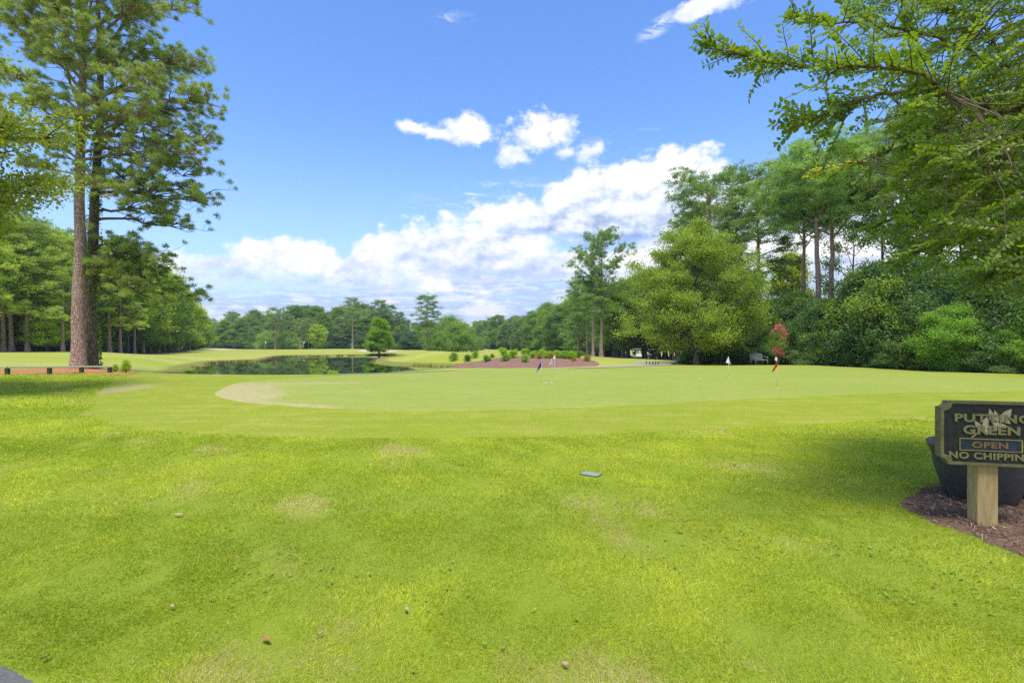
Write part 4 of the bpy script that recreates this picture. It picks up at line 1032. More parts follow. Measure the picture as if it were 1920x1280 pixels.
    while cnt < 2150:
        px, py = rng.uniform(1540, 2500), rng.uniform(-420, 600)
        if cnt > 1650: px, py = rng.uniform(1660, 1990), rng.uniform(120, 590)
        if not inside(region, np.array(px), np.array(py)): continue
        edge = float(sdist(region, np.array([px]), np.array([py]))[0])
        d = rng.uniform(3.7, 6.6) if py > 0 else rng.uniform(3.9, 6.0)
        if px > 1980 and rng.random() < .75: cnt += 1; continue
        if py < -60 and rng.random() < .7: cnt += 1; continue
        if edge > -70 and rng.random() < .35: continue
        tip = px3(px, py, d)
        L = rng.uniform(.35, .62)
        dv = unit(np.array([.95, rng.normal() * .55, rng.uniform(-.25, .75)]))
        a = tip + dv * L
        q = np.argmin(np.linalg.norm(A - a, axis=1))
        if rng.random() < .5:
            B = bez(A[q], a, .04, 6, rng, .8); polys.append(B - O); rads.append(np.linspace(.007, .004, 6))
        twig(a, tip, rng.uniform(-.06, .10), yel=.55 * (rng.random() < .04))
        cnt += 1
    C = np.vstack(CC) - O; D = np.vstack(DD); S = np.vstack(SS)
    V_, F, T_, Y_ = leaf6(C, D, S, 0.046, .026, rng, np.concatenate(TT), np.concatenate(YY))
    vs, qs = tubes(polys, rads, 6)
    link('trunk', mesh_np('trunk', vs, qs, None, None, m_crapebark, smooth=True), root)
    link('crown', mesh_np('crown', V_, F, None, {'tint': T_, 'yel': Y_}, m_crape), root)
def crom3(P, k=6):
    P = [np.array(p, float) for p in P]; P = [2 * P[0] - P[1]] + P + [2 * P[-1] - P[-2]]; out = []
    for i in range(1, len(P) - 2):
        a, b, c, d = P[i - 1:i + 3]
        for t in np.arange(k) / k: out.append(.5 * ((2 * b) + (-a + c) * t + (2 * a - 5 * b + 4 * c - d) * t * t + (-a + 3 * b - 3 * c + d) * t ** 3))
    out.append(P[-2]); return np.array(out)
near_crape()

# broadleaf tree whose crown comes in at the left edge
o = tree('broadleaf_tree', 51, 10.8, 3.75, 4.3, ell, nl=66, ns=8, clump=.52, flat=.7, n_leaf=44, leaf=(.13, .085), tr=.28, rise=.6, sub=.32, mat=leaf_mat('oak_leaf', (.190, .270, .020), (.480, .540, .055), .45), bark=m_bark)
o.location = (-17.1, 14.0, float(zat(-17.1, 14))); tag(o, 'broadleaf tree whose light green crown comes in from the left edge', 'tree')

# ------------------------------------------------------------------ grass blades and other ground cover (uncountable)
def fbm2(x, y, seed, f=1.0):
    r = np.random.default_rng(seed); s = 0; a = 1; tot = 0
    for o_ in range(5):
        for _ in range(3):
            th = r.uniform(0, 6.28); ph = r.uniform(0, 6.28); s = s + a * np.sin((x * math.cos(th) + y * math.sin(th)) * f * r.uniform(.8, 1.3) + ph); tot += a
        f *= 2.1; a *= .6
    return .5 + .5 * s / tot * 2.2
def grass():
    rng = np.random.default_rng(8)
    Vs = []; Ts = []; Ys = []
    for (y0, y1, dens, ln, wd, umax) in ((1.75, 3.0, 26000, .030, .0030, 1.3), (3.0, 4.5, 14000, .031, .0040, 1.25), (4.5, 8.2, 5500, .033, .0065, 1.2), (8.2, 12, 2000, .034, .011, 1.2), (12, 25, 450, .040, .026, 1.2)):
        area = umax * (y1 ** 2 - y0 ** 2); N = int(area * dens)
        y = np.sqrt(rng.uniform(y0 ** 2, y1 ** 2, N)); x = y * rng.uniform(-umax, umax, N)
        keep = fbm2(x, y, 3, 9.0) + rng.uniform(-.35, .35, N) > .12
        keep &= ~inside(bed2 * .985 + np.array([.07, .06]), x + rng.normal(size=N) * .06, y + rng.normal(size=N) * .06)
        keep &= ~inside(green_poly, x + rng.normal(size=N) * .04, y + rng.normal(size=N) * .04)
        keep &= ~((x < -2.07) & (y < 2.33 + (-x - 2.2) * .17))
        keep &= ~((np.abs(x - .89) < .15) & (np.abs(y - 5.9) < .15) & (np.abs((x - .90) * .82 - (y - 5.9) * .57) < .135) & (np.abs((x - .90) * .57 + (y - 5.9) * .82) < .10))
        keep &= ~((y > 20) & (x < -17.6) & (y > 25.5 + .9 * (x + 17.6) * .6))
        x = x[keep]; y = y[keep]; n = len(x)
        z = zat(x, y) - .003
        big = fbm2(x, y, 5, 1.3); mid = fbm2(x, y, 6, 5.0)
        lean = rng.normal(size=(n, 2)) * .75 + np.c_[fbm2(x, y, 12, 3.0) - .5, fbm2(x, y, 13, 3.0) - .5] * 1.6
        D = unit(np.c_[lean, np.full(n, .62)])
        fr_ = inside(fringe_poly, x + rng.normal(size=n) * .06, y + rng.normal(size=n) * .06)
        l = ln * (.6 + .8 * mid) * rng.uniform(.6, 1.3, n) * np.where(fr_, .42, 1)
        C = np.c_[x, y, z]
        side = unit(np.cross(D, unit(rng.normal(size=(n, 3))))) * wd / 2
        V_ = np.stack([C - side, C + side, C + D * l[:, None]], 1).reshape(-1, 3)
        t = np.clip(.42 + (big - .5) * .95 + (mid - .5) * .7 + rng.normal(size=n) * .34, 0, 1)
        yl = np.clip((fbm2(x, y, 7, 2.2) - .62) * 1.6 + (rng.random(n) < .07) * .8 + rng.normal(size=n) * .12 + (.18 + .22 * ss(0, 2.0, x)) * ss(3.8, 2.2, y) * ss(.35, .75, fbm2(x, y, 17, 4)), 0, 1)
        Vs.append(V_); Ts.append(np.repeat(t, 3)); Ys.append(np.repeat(yl, 3))
    V_ = np.vstack(Vs)
    tag(link('lawn_grass', mesh_np('lawn_grass', V_, None, np.arange(len(V_)).reshape(-1, 3), {'tint': np.concatenate(Ts), 'yel': np.concatenate(Ys)}, m_grassb)), 'blades of mown lawn grass covering the rough', 'grass', kind='stuff')
    # broad-leaved weeds low in the lawn
    C = []; D = []; T = []
    patches = [(3.05, 3.35, .45, 60), (3.45, 3.0, .35, 50), (3.9, 2.75, .3, 46), (2.6, 3.7, .4, 36), (2.35, 3.0, .3, 26), (1.1, 3.5, .5, 22), (1.7, 3.9, .5, 60), (1.4, 4.2, .35, 40), (-1.5, 3.3, .5, 34), (-.7, 3.2, .4, 26), (-2.2, 3.9, .4, 20), (0.0, 2.7, .5, 14), (3.9, 3.6, .3, 10), (3.2, 2.5, .4, 16), (-.9, 6.3, .5, 18), (.6, 4.8, .5, 24)]
    for (cx, cy, r_, n_) in patches:
        for _ in range(n_ // 2):
            x, y = cx + rng.normal() * r_ * .5, cy + rng.normal() * r_ * .35
            for k in range(int(rng.integers(3, 7))):
                a = rng.uniform(0, 6.28); C.append((x, y, .012 + rng.uniform(0, .010))); D.append((math.cos(a), math.sin(a), rng.uniform(.05, .4))); T.append(rng.uniform(0, 1))
    C = np.array(C); D = unit(np.array(D)); S = unit(np.cross(D, [0, 0, 1.0])); n = len(C)
    V_, F, T_, _ = leaf6(C, D, S, .019, .011, rng, np.array(T), np.zeros(n))
    tag(link('lawn_weeds', mesh_np('lawn_weeds', V_, F, None, {'tint': T_}, m_weed)), 'broad-leaved weeds scattered low in the lawn', 'weeds', kind='stuff')
    # pine straw strands on the near bed
    N = 9000
    x = rng.uniform(3.0, 7.3, N); y = rng.uniform(2.5, 6.0, N); k = inside(bed2, x, y) & (x < y * 1.25); x = x[k]; y = y[k]; n = len(x)
    z = zat(x, y) + .022 + rng.uniform(0, .022, n); a = rng.uniform(0, 6.28, n) * .5 + fbm2(x, y, 31, 2) * 2
    D = unit(np.c_[np.cos(a), np.sin(a), rng.normal(size=n) * .10]); l = rng.uniform(.05, .17, n)[:, None]
    B = D[:, [1, 0, 2]] * np.array([-1, 1, 0]) * .0018 + np.array([0, 0, .0010]); C = np.c_[x, y, z]; bend = np.array([0, 0, 1.0]) * .012
    V_ = np.stack([C - B, C + B, C + D * l * .5 + B + bend, C + D * l * .5 - B + bend, C + D * l + B, C + D * l - B], 1).reshape(-1, 3)
    b = np.arange(n)[:, None] * 6; F = np.concatenate([b + [[0, 1, 2, 3]], b + [[3, 2, 4, 5]]], 1).reshape(-1, 4)
    ms = leaf_mat('dry_straw', (.12, .07, .045), (.62, .47, .35), .0, .8, .1)
    tag(link('pine_straw', mesh_np('pine_straw', V_, F, None, {'tint': np.repeat(np.clip(rng.normal(size=n) * .28 + .42, 0, 1), 6)}, ms)), 'loose brown pine straw strewn around the sign post and planter', 'pine straw', kind='stuff')
    # wood chips and dry leaves on the bed
    N = 1500
    x = rng.uniform(3.0, 7, N); y = rng.uniform(2.5, 6, N); k = inside(bed2, x, y) & (x < y * 1.25); x = x[k]; y = y[k]; n = len(x); a = rng.uniform(0, 6.28, n)
    D = unit(np.c_[np.cos(a), np.sin(a), rng.normal(size=n) * .3])
    V_, F, T_, _ = leaf6(np.c_[x, y, zat(x, y) + .03], D, unit(np.cross(D, [0, .2, 1.0])), .035, .017, rng, np.clip(rng.normal(size=n) * .25 + .35, 0, 1), np.zeros(n))
    tag(link('bark_chips', mesh_np('bark_chips', V_, F, None, {'tint': T_}, ms)), 'bark chips and dry leaf bits littering the bed by the sign', 'mulch', kind='stuff')
    # reeds and brush along the pond bank
    P = np.vstack([pond_s]); seg = np.roll(P, -1, 0) - P; L = np.linalg.norm(seg, axis=1)
    idx = rng.choice(len(P), 9000, p=L / L.sum()); t = rng.random(9000)[:, None]
    q = P[idx] + seg[idx] * t; nn = unit(np.c_[seg[:, 1], -seg[:, 0]][idx]); q = q + nn * rng.normal(size=(9000, 1)) * .18
    dens = fbm2(q[:, 0], q[:, 1], 41, .8); brown = (q[:, 1] > 54) & (q[:, 0] < -21)
    k = (dens > .55) | (brown & (dens > .3)); q = q[k]; br = brown[k]; n = len(q)
    D = unit(np.c_[rng.normal(size=(n, 2)) * .35, np.full(n, 1.0)])
    hgt = np.where(br, .28, .18) * rng.uniform(.5, 1.3, n)
    C = np.c_[q, np.maximum(zat(q[:, 0], q[:, 1]), WATER) - .02]; sd_ = unit(np.cross(D, rng.normal(size=(n, 3)))) * .03
    V_ = np.stack([C - sd_, C + sd_, C + D * hgt[:, None]], 1).reshape(-1, 3)
    tag(link('bank_grass', mesh_np('bank_grass', V_, None, np.arange(3 * n).reshape(-1, 3), {'tint': np.repeat(np.where(br, rng.uniform(0, .4, n), rng.uniform(.5, 1, n)), 3)}, m_reed)), 'uncut brown and yellow grass fringing the pond bank', 'grass', kind='stuff')
grass()

# ------------------------------------------------------------------ shrubs in the mulch bed
def solve(px, py, d0, d1):
    for d in np.arange(d0, d1, .1):
        x, y = PW(px, d)
        if float(zat(x, y)) >= CAM_H - (py - 645) / 960 * d: return d
    return (d0 + d1) / 2
def shrub_proto(seed, color_mat):
    rng = np.random.default_rng(seed); root = empty('garden_shrub'); polys = []; rads = []; cl = []
    for i in range(26):
        a = rng.uniform(0, 6.28); e = rng.uniform(.1, 1.5); r = .52 * rng.uniform(.85, 1.1)
        tip = np.array([r * math.cos(a) * math.cos(e), r * math.sin(a) * math.cos(e), .10 + .66 * math.sin(e) * rng.uniform(.85, 1.08)])
        polys.append(bez([0, 0, -.05], tip * .9, .05, 5, rng, .8)); rads.append(np.linspace(.014, .004, 5)); cl.append((tip * .9, .15, .9)); cl.append((tip * .6, .17, .9))
    vs, qs = tubes(polys, rads, 4)
    link('stems', mesh_np('stems', vs, qs, None, None, m_darkbark), root)
    link('foliage', crown_mesh('foliage', cl, 70, (.065, .035), 'leaf', color_mat, rng, up=.5), root)
    return root
sp = [shrub_proto(61, m_leaf), shrub_proto(62, m_leaf)]
BS = [(851, 676, 16, 0), (877, 678, 15, 1), (891, 671, 12, 2), (912, 679, 15, 0), (923, 671, 8, 3), (942, 666, 17, 4), (948, 678, 16, 0), (964, 672, 19, 4), (985, 665, 15, 4), (984, 680, 14, 2), (999, 672, 15, 4), (1010, 673, 13, 3), (1003, 664, 10, 2), (1016, 666, 14, 4),
      (1024, 672, 15, 4), (1033, 673, 13, 3), (1044, 672, 16, 4), (1042, 664, 12, 2), (1059, 673, 18, 2), (1072, 674, 16, 4), (1077, 678, 9, 3), (1087, 672, 15, 1), (1101, 678, 13, 3)]
tones = [((1.1, 1.15, 1.3), 'purplish green'), ((.7, .85, .8), 'dark green'), ((1.15, 1.3, .9), 'mid green'), ((1.6, 1.0, .8), 'reddish brown'), ((1.55, 1.55, .8), 'bright yellow-green')]
BS += [(1018, 668, 12, 2), (1050, 668, 12, 4), (1066, 669, 12, 1), (1080, 668, 11, 4), (994, 667, 11, 1), (1030, 666, 11, 4)]
BS.sort()
for i, (px, py, wpx, t_) in enumerate(BS):
    d = solve(px, py, 40, 62); x, y = PW(px, d); o = copy_tree(sp[i % 2]); s = wpx / 960 * d / .80
    o.location = (x, y, float(zat(x, y)) + .03); o.rotation_euler.z = rnd.uniform(0, 6.28); o.scale = (s, s, s * rnd.uniform(.78, .98))
    nm = ORD[i]
    tag(o, '%s %s shrub in the mulch bed, %s from the left' % ('small' if wpx < 13 else 'rounded', tones[t_][1], nm), 'shrub', 'shrubs planted in the mulch bed')
    for c in o.children:
        if c.name.startswith('foliage'): c.color = (*tones[t_][0], 1)
# yellow-green plants by the rail end
for px, py, h, lab in ((236, 704, .62, 'upright bright yellow-green young plant right of the low rail'), (216, 703, .40, 'pale sprawling weed at the end of the low rail')):
    o = copy_tree(sp[0]); x, y = PW(px, 24.6); o.location = (x, y, float(zat(x, y))); o.scale = (h * .75, h * .75, h * 1.2); o.name = 'young_plant'
    tag(o, lab, 'plant')
    for c in o.children:
        if c.name.startswith('foliage'): c.color = (1.6, 1.6, .6, 1)
for px, d, h, lab in ((622, 31.2, .5, 'yellow-green weed tuft at the near edge of the pond'), (355, 33.0, .5, 'small weed tuft at the left tip of the pond')):
    o = copy_tree(sp[1]); x, y = PW(px, d); o.location = (x, y, float(zat(x, y))); o.scale = (h * 1.6, h, h); o.name = 'weed_tuft'
    tag(o, lab, 'plant')
    for c in o.children:
        if c.name.startswith('foliage'): c.color = (1.6, 1.6, .6, 1)
for p in sp:
    for c in list(p.children): bpy.data.objects.remove(c)
    bpy.data.objects.remove(p)

# ------------------------------------------------------------------ objects
m_white = simple('white_paint', (.80, .80, .78), (.68, .68, .66), .45, .5, 20, .05)
m_black = simple('black_plastic', (.030, .034, .042), (.018, .020, .026), .5, .45, 14, .15)
m_pot = simple('dark_resin', (.050, .056, .064), (.032, .037, .043), .48, .5, 9, .15, .004)
m_rail = simple('weathered_wood', (.52, .50, .34), (.34, .33, .21), .85, .2, 9, .4, .006, stretch=(1, 6, 6))
m_railpost = simple('mossy_post', (.07, .10, .055), (.035, .05, .03), .85, .2, 14, .4, .006)
m_blue = simple('blue_cloth', (.02, .055, .55), (.012, .03, .38), .8, .2, 20, .2)
m_red = simple('red_cloth', (.62, .015, .012), (.42, .01, .008), .8, .2, 20, .2)
m_wcloth = simple('white_cloth', (.80, .80, .80), (.62, .62, .62), .8, .2, 20, .2)
m_pole = simple('cream_fibreglass', (.62, .58, .36), (.55, .50, .30), .4, .5, 20, .05)
m_ball = simple('golf_ball_white', (.85, .85, .84), (.80, .80, .79), .3, .5, 90, .3, .001)
def flag(px, d, h, mat, label, style, rz, s=1.0, group='practice flags on the putting green', pole_r=.0065, white=False):
    x, y = PW(px, d); z = float(zat(x, y)) + .02
    root = empty('practice_flag', (x, y, z), rz, label=label, cat='golf flag', group=group)
    g = Geo(); g.tube([(0, 0, -.05), (0, 0, h * .5), (0, 0, h)], pole_r, 8); g.lathe([(0, .02), (pole_r * 1.6, .015), (pole_r * 1.6, 0), (0, -.004)], 8, (0, 0, h)); g.build('pole', m_wcloth if white else m_pole, root, True)
    nu, nv = 14, 12; W, Hh = .20 * s, .26 * s; vs = []; fs = []
    for i in range(nu + 1):
        for j in range(nv + 1):
            u = i / nu; v_ = j / nv
            if style == 'hang': X = W * u * (.30 + .55 * v_ ** .8); Z = h - Hh * v_ * (.75 + .25 * u) - W * u * .75; Y_ = .032 * math.sin(u * 9 + v_ * 2.5) * (.4 + u)
            elif style == 'tri': X = (u - .5) * W * .95 * v_ ** .9; Z = h + .02 - Hh * 1.05 * v_ + .03 * math.cos(u * 3) * v_; Y_ = .03 * math.sin(u * 7 + v_ * 2)
            else: X = W * u; Z = h - Hh * .75 * v_ - .25 * W * u * u - .06 * u; Y_ = .035 * math.sin(u * 6 + v_ * 1.4) * u
            vs.append((X, Y_ + .002, Z))
    n_ = nv + 1
    fs = [(i * n_ + j, i * n_ + j + 1, (i + 1) * n_ + j + 1, (i + 1) * n_ + j) for i in range(nu) for j in range(nv)]
    me = bpy.data.meshes.new('flag_cloth'); me.from_pydata(vs, [], fs); me.materials.append(mat); me.polygons.foreach_set('use_smooth', [True] * len(fs))
    o = link('flag_cloth', me, root); md = o.modifiers.new('thickness', 'SOLIDIFY'); md.thickness = .003
    g = Geo(); g.lathe([(.054, .003), (.056, .003), (.056, -.04), (.052, -.04), (.052, .0), (.054, .003)], 24); g.build('cup', m_white, root)
    return root
flag(1015, 18.6, .90, m_blue, 'blue practice flag hanging from a thin pole on the putting green', 'hang', PI * .93, 1.15)
flag(1035, 22.0, .90, m_wcloth, 'white practice flag drooping left, front one of the middle pair', 'hang', PI * .9, .95)
flag(1040, 24.3, .92, m_wcloth, 'small white practice flag, rear one of the middle pair', 'tri', .5, .7, white=True)
flag(1366, 22.9, .90, m_wcloth, 'white pennant flag standing on the green in front of the maple', 'tri', .1, 1.15, white=True, pole_r=.009)
flag(1457, 17.3, .90, m_red, 'red practice flag standing on the green in front of the hedge', 'hang', PI * .95, .95)
# far flagsticks
flag(497, 146, 2.2, m_wcloth, 'tiny far flagstick on the rise left of the slender pine', 'fly', .3, 1.8, 'far flagsticks on the fairway', .03)
flag(569, 150, 2.2, m_wcloth, 'tiny far flagstick on the rise beside the thin pine', 'fly', .3, 1.8, 'far flagsticks on the fairway', .03)
def ball(px, py, label, d=None):
    d = d or (CAM_H - .04) * 960 / (py - 645); x, y = PW(px, d)
    import bmesh
    bm = bmesh.new(); bmesh.ops.create_icosphere(bm, subdivisions=4, radius=.0228)
    me = bpy.data.meshes.new('golf_ball')
    for i, v_ in enumerate(bm.verts): v_.co *= 1 - .02 * (i % 3 == 0)
    bm.to_mesh(me); bm.free(); me.materials.append(m_ball); me.polygons.foreach_set('use_smooth', [True] * len(me.polygons))
    tag(link('golf_ball', me, None, (x, y, float(zat(x, y)) + .042)), label, 'golf ball', 'golf balls on the putting green')
ball(1024, 717.5, 'white golf ball just right of the blue flag, left one of the close pair')
ball(1034.5, 717, 'white golf ball, right one of the close pair by the blue flag')
ball(1073, 700, 'lone white golf ball right of the two white flags')
ball(1313, 710, 'white golf ball left of the white pennant flag')

# putting green sign
def text_mesh(body, w_, h_, depth, name, mat, parent, x, z, y, bold=.034):
    cu = bpy.data.curves.new('txt', 'FONT'); cu.body = body; cu.size = 1; cu.offset = bold; cu.space_character = 1.08
    cu.align_x = 'CENTER'; cu.extrude = .5; cu.resolution_u = 5
    tmp = bpy.data.objects.new('txt', cu); COL.objects.link(tmp)
    dg = bpy.context.evaluated_depsgraph_get(); me = bpy.data.meshes.new_from_object(tmp.evaluated_get(dg))
    bpy.data.objects.remove(tmp); bpy.data.curves.remove(cu)
    co = np.zeros(len(me.vertices) * 3, np.float32); me.vertices.foreach_get('co', co); co = co.reshape(-1, 3)
    mn, mx = co.min(0), co.max(0); c = (co - (mn + mx) / 2) / (mx - mn)
    out = np.c_[x + c[:, 0] * w_, y - c[:, 2] * depth, z + c[:, 1] * h_]
    me.vertices.foreach_set('co', out.astype(np.float32).ravel()); me.materials.clear(); me.materials.append(mat); me.name = name; me.update()
    return link(name, me, parent)
SX, SY = PW(1853, 4.17)
m_signblack, nt = material('sign_face'); v = objvec(nt)
fc = nt.noise(v, 30, 6, .7)
finish(nt, princ(nt, nt.ramp(fc, [(.3, (.012, .012, .013)), (.75, (.035, .032, .030))]), .55, .3, fc, .2, .002))
m_gilt = simple('faded_olive_gilt', (.19, .165, .065), (.085, .08, .032), .6, .4, 18, .3, .002)
m_letter = simple('faded_letter_paint', (.145, .185, .06), (.22, .18, .075), .6, .4, 12, .2, .002)
m_orange = simple('tarnished_gold_letter', (.27, .15, .04), (.16, .09, .03), .5, .5, 16, .2, .002)
m_beige = simple('leaf_emblem', (.48, .38, .24), (.36, .28, .17), .6, .4, 12, .2, .002)
m_plate, nt = material('navy_plate'); v = objvec(nt)
fp = nt.noise(nt.node('ShaderNodeMapping', {'Vector': v, 'Scale': (1, 1, 2)}).outputs[0], 14, 7, .7)
finish(nt, princ(nt, nt.ramp(fp, [(.4, (.006, .010, .030)), (.62, (.015, .028, .06)), (.8, (.08, .11, .12))]), .35, .5, fp, .2, .002))
m_post = simple('treated_timber', (.50, .38, .17), (.28, .20, .09), .85, .2, 5, .5, .004, stretch=(7, 7, .8))
sign = empty('putting_green_sign', (SX, SY, 0), R(-14), label='black sign with scalloped corners reading PUTTING GREEN OPEN NO CHIPPING on a timber post', cat='sign')
sign.empty_display_size = .3
ZC = .775
def scallop(w_, h_, r):                           # rectangle with concave round corners
    out = []
    for cx, cy, a0 in ((w_ / 2, h_ / 2, 180), (-w_ / 2, h_ / 2, 270), (-w_ / 2, -h_ / 2, 0), (w_ / 2, -h_ / 2, 90)):
        seg = [(cx + r * math.cos(R(a0 + t)), cy + r * math.sin(R(a0 + t))) for t in range(0, 91, 10)]
        out += seg[::-1]
    return out
Wd, Ht = .685, .515
g = Geo(); g.prism([(x, z + ZC) for x, z in scallop(Wd, Ht, .052)], -.020, .062); g.build('sign_board', m_gilt, sign, bevel=.002)
# raised moulding ring
def ring(outer, inner, y0, y1, mat, name):
    n_ = len(outer); vs = []; fs = []
    for y_, P in ((y0, outer), (y0, inner), (y1, outer), (y1, inner)): vs += [(x, y_, z) for x, z in P]
    for i in range(n_):
        j = (i + 1) % n_
        fs += [(i, j, n_ + j, n_ + i), (2 * n_ + i, 3 * n_ + i, 3 * n_ + j, 2 * n_ + j), (i, 2 * n_ + i, 2 * n_ + j, j), (n_ + i, n_ + j, 3 * n_ + j, 3 * n_ + i)]
    g_ = Geo(); g_.add(vs, fs); return g_.build(name, mat, sign, bevel=.0015)
ring([(x, z + ZC) for x, z in scallop(Wd + .006, Ht + .006, .052)], [(x, z + ZC) for x, z in scallop(Wd - .040, Ht - .040, .058)], -.034, -.0195, m_gilt, 'moulding')
g = Geo(); g.prism([(x, z + ZC) for x, z in scallop(Wd - .041, Ht - .041, .058)], -.0235, -.0210); g.build('face', m_signblack, sign)
FY = -.0235
def L2(zx, zy): return ((zx - 548) * .00081, ZC + (385 - zy) * .00091)
def leafshape(base, tip, wd, mat=m_beige, y0=FY - .004, y1=FY + .001):
    (x0, z0), (x1, z1) = L2(*base), L2(*tip); dx, dz = x1 - x0, z1 - z0; L = math.hypot(dx, dz); nx, nz = -dz / L, dx / L; P = []
    for t in np.linspace(0, 1, 10): P.append((x0 + dx * t + nx * wd * math.sin(PI * t ** .8) * .5, z0 + dz * t + nz * wd * math.sin(PI * t ** .8) * .5))
    for t in np.linspace(1, 0, 10)[1:-1]: P.append((x0 + dx * t - nx * wd * math.sin(PI * t ** .8) * .5, z0 + dz * t - nz * wd * math.sin(PI * t ** .8) * .5))
    return P
g = Geo()
for k_, (b, t, wd) in enumerate([((575, 290), (540, 162), .040), ((610, 280), (583, 172), .034), ((640, 268), (723, 160), .058), ((470, 350), (416, 272), .036), ((500, 320), (520, 232), .040), ((560, 290), (695, 318), .036), ((640, 240), (715, 290), .040), ((515, 400), (505, 320), .030), ((590, 365), (585, 290), .026), ((548, 330), (470, 300), .03)]):
    g.prism(leafshape(b, t, wd), FY - .003 - .0003 * k_, FY + .001)
st = [L2(388, 420), L2(395, 424), L2(440, 388), L2(520, 330), L2(512, 326), L2(434, 380)]
g.prism(st, FY - .0025, FY + .001)
g.build('leaf_emblem', m_beige, sign)
text_mesh('PUTTING', .515, .068, .007, 'lettering', m_letter, sign, .010, L2(0, 248)[1], FY - .0065)
text_mesh('GREEN', .385, .072, .007, 'lettering', m_letter, sign, .004, L2(0, 353)[1], FY - .0065)
text_mesh('NO CHIPPING', .575, .056, .007, 'lettering', m_letter, sign, .003, L2(0, 585)[1], FY - .0035, .030)
px0, pz0 = L2(288, 538); px1, pz1 = L2(808, 434)
g = Geo(); g.box(((px0 + px1) / 2, FY - .002, (pz0 + pz1) / 2), (px1 - px0, .006, pz1 - pz0)); pl = g.build('status_plate', m_plate, sign)
g = Geo()
for (c_, s_) in ((((px0 + px1) / 2, FY - .0035, pz1), (px1 - px0 + .006, .009, .005)), (((px0 + px1) / 2, FY - .0035, pz0), (px1 - px0 + .006, .009, .005)), ((px1, FY - .0040, (pz0 + pz1) / 2), (.009, .009, pz1 - pz0 - .006)), ((px0, FY - .0040, (pz0 + pz1) / 2), (.004, .008, pz1 - pz0 - .006))): g.box(c_, s_)
g.build('plate_frame', simple('brass_strip', (.42, .32, .07), (.26, .20, .05), .4, .5, 20, .1, .001), pl)
text_mesh('OPEN', .245, .050, .004, 'lettering', m_orange, pl, (px0 + px1) / 2 - .006, (pz0 + pz1) / 2, FY - .0065, .026)
g = Geo()
P0 = .142
g.box((-.002, .072, .25), (P0, P0, .62)); g.build('post', m_post, sign, bevel=.006)

# planters
px_, py_ = PW(1838, 4.90)
pot = empty('planter_pot', (px_, py_, .015), label='large dark grey resin planter pot behind the sign', cat='planter')
g = Geo(); g.lathe([(0, 0), (.27, 0), (.285, .012), (.315, .08), (.355, .20), (.392, .34), (.405, .44), (.415, .475), (.445, .535), (.455, .565), (.440, .580), (.420, .565), (.395, .50), (.385, .47)], 56); g.build('pot_body', m_pot, pot, True)
pot.scale = (.90, .90, .93)
g = Geo(); g.lathe([(.390, .475), (.25, .49), (.1, .485), (0, .49)], 40); g.build('soil', m_mulch, pot, True)
x, y = PW(1948, 4.88)
pot2 = empty('nursery_pot', (x, y, .02), label='small black nursery pot beside the large planter at the right edge', cat='planter')
g = Geo(); g.lathe([(0, 0), (.13, 0), (.14, .01), (.165, .20), (.178, .205), (.178, .235), (.168, .235), (.155, .20)], 36); g.build('pot_body', m_black, pot2, True)
g = Geo(); g.lathe([(.160, .19), (.06, .195), (0, .19)], 30); g.build('soil', m_mulch, pot2)

# irrigation valve box lid
vx, vy = PW(1108, 5.9)
vb = empty('valve_box', (vx, vy, -.006), R(-35), label='pale green square valve box lid set in the lawn', cat='valve box')
vb.scale = (.86, .86, .9)
m_lid = simple('faded_green_plastic', (.27, .34, .25), (.20, .25, .19), .9, .1, 20, .3, .002)
m_lid2 = simple('dark_green_plastic', (.06, .10, .07), (.04, .07, .05), .7, .3, 20, .3, .002)
g = Geo(); g.box((0, 0, .015), (.245, .17, .010)); g.box((.07, 0, .022), (.03, .05, .004)); g.build('lid', m_lid, vb, bevel=.003)
g = Geo()
for c_, s_ in (((0, .092, .008), (.27, .014, .022)), ((0, -.092, .008), (.27, .014, .022)), ((.129, 0, .008), (.012, .17, .022)), ((-.129, 0, .008), (.012, .17, .022))): g.box(c_, s_)
g.build('rim', m_lid2, vb, bevel=.002)

# low rail
rail = empty('low_rail_fence', (*PW(60, 22.3), 0), label='low weathered timber rail on short posts in front of the two pines', cat='fence')
rb = [(-90, 20.5), (14, 21.4), (93, 22.35), (153, 23.1), (206, 23.8)]
O = Vector((*PW(60, 22.3), 0)); pts = []
for px, d in rb:
    x, y = PW(px, d); z = float(zat(x, y)); pts.append(Vector((x, y, z + .30)) - O)
    g = Geo(); g.box((x - O.x, y - O.y, z + .10), (.13, .13, .36)); g.build('post', m_railpost, rail, bevel=.01)
g = Geo()
for a, b in zip(pts[:-1], pts[1:]):
    dv = b - a; M = Matrix.Rotation(math.atan2(dv.y, dv.x), 4, 'Z') @ Matrix.Rotation(-math.atan2(dv.z, math.hypot(dv.x, dv.y)), 4, 'Y')
    g.box((a + b) / 2, (dv.length - .012, .15, .075), M)
g.build('rail', m_rail, rail, bevel=.01)
for i, px in enumerate((1212, 1218, 1224, 1229, 1234)):
    x, y = PW(px, 44.5 - i * .3); z = float(zat(x, y))
    g = Geo(); g.lathe([(0, .30), (.035, .295), (.045, .28), (.045, -.05)], 10); o = g.build('bollard', m_railpost, None, True, loc=(x, y, z))
    tag(o, 'short dark bollard beside the cart path, %s from the left' % ORD[i], 'bollard', 'bollards along the cart path')

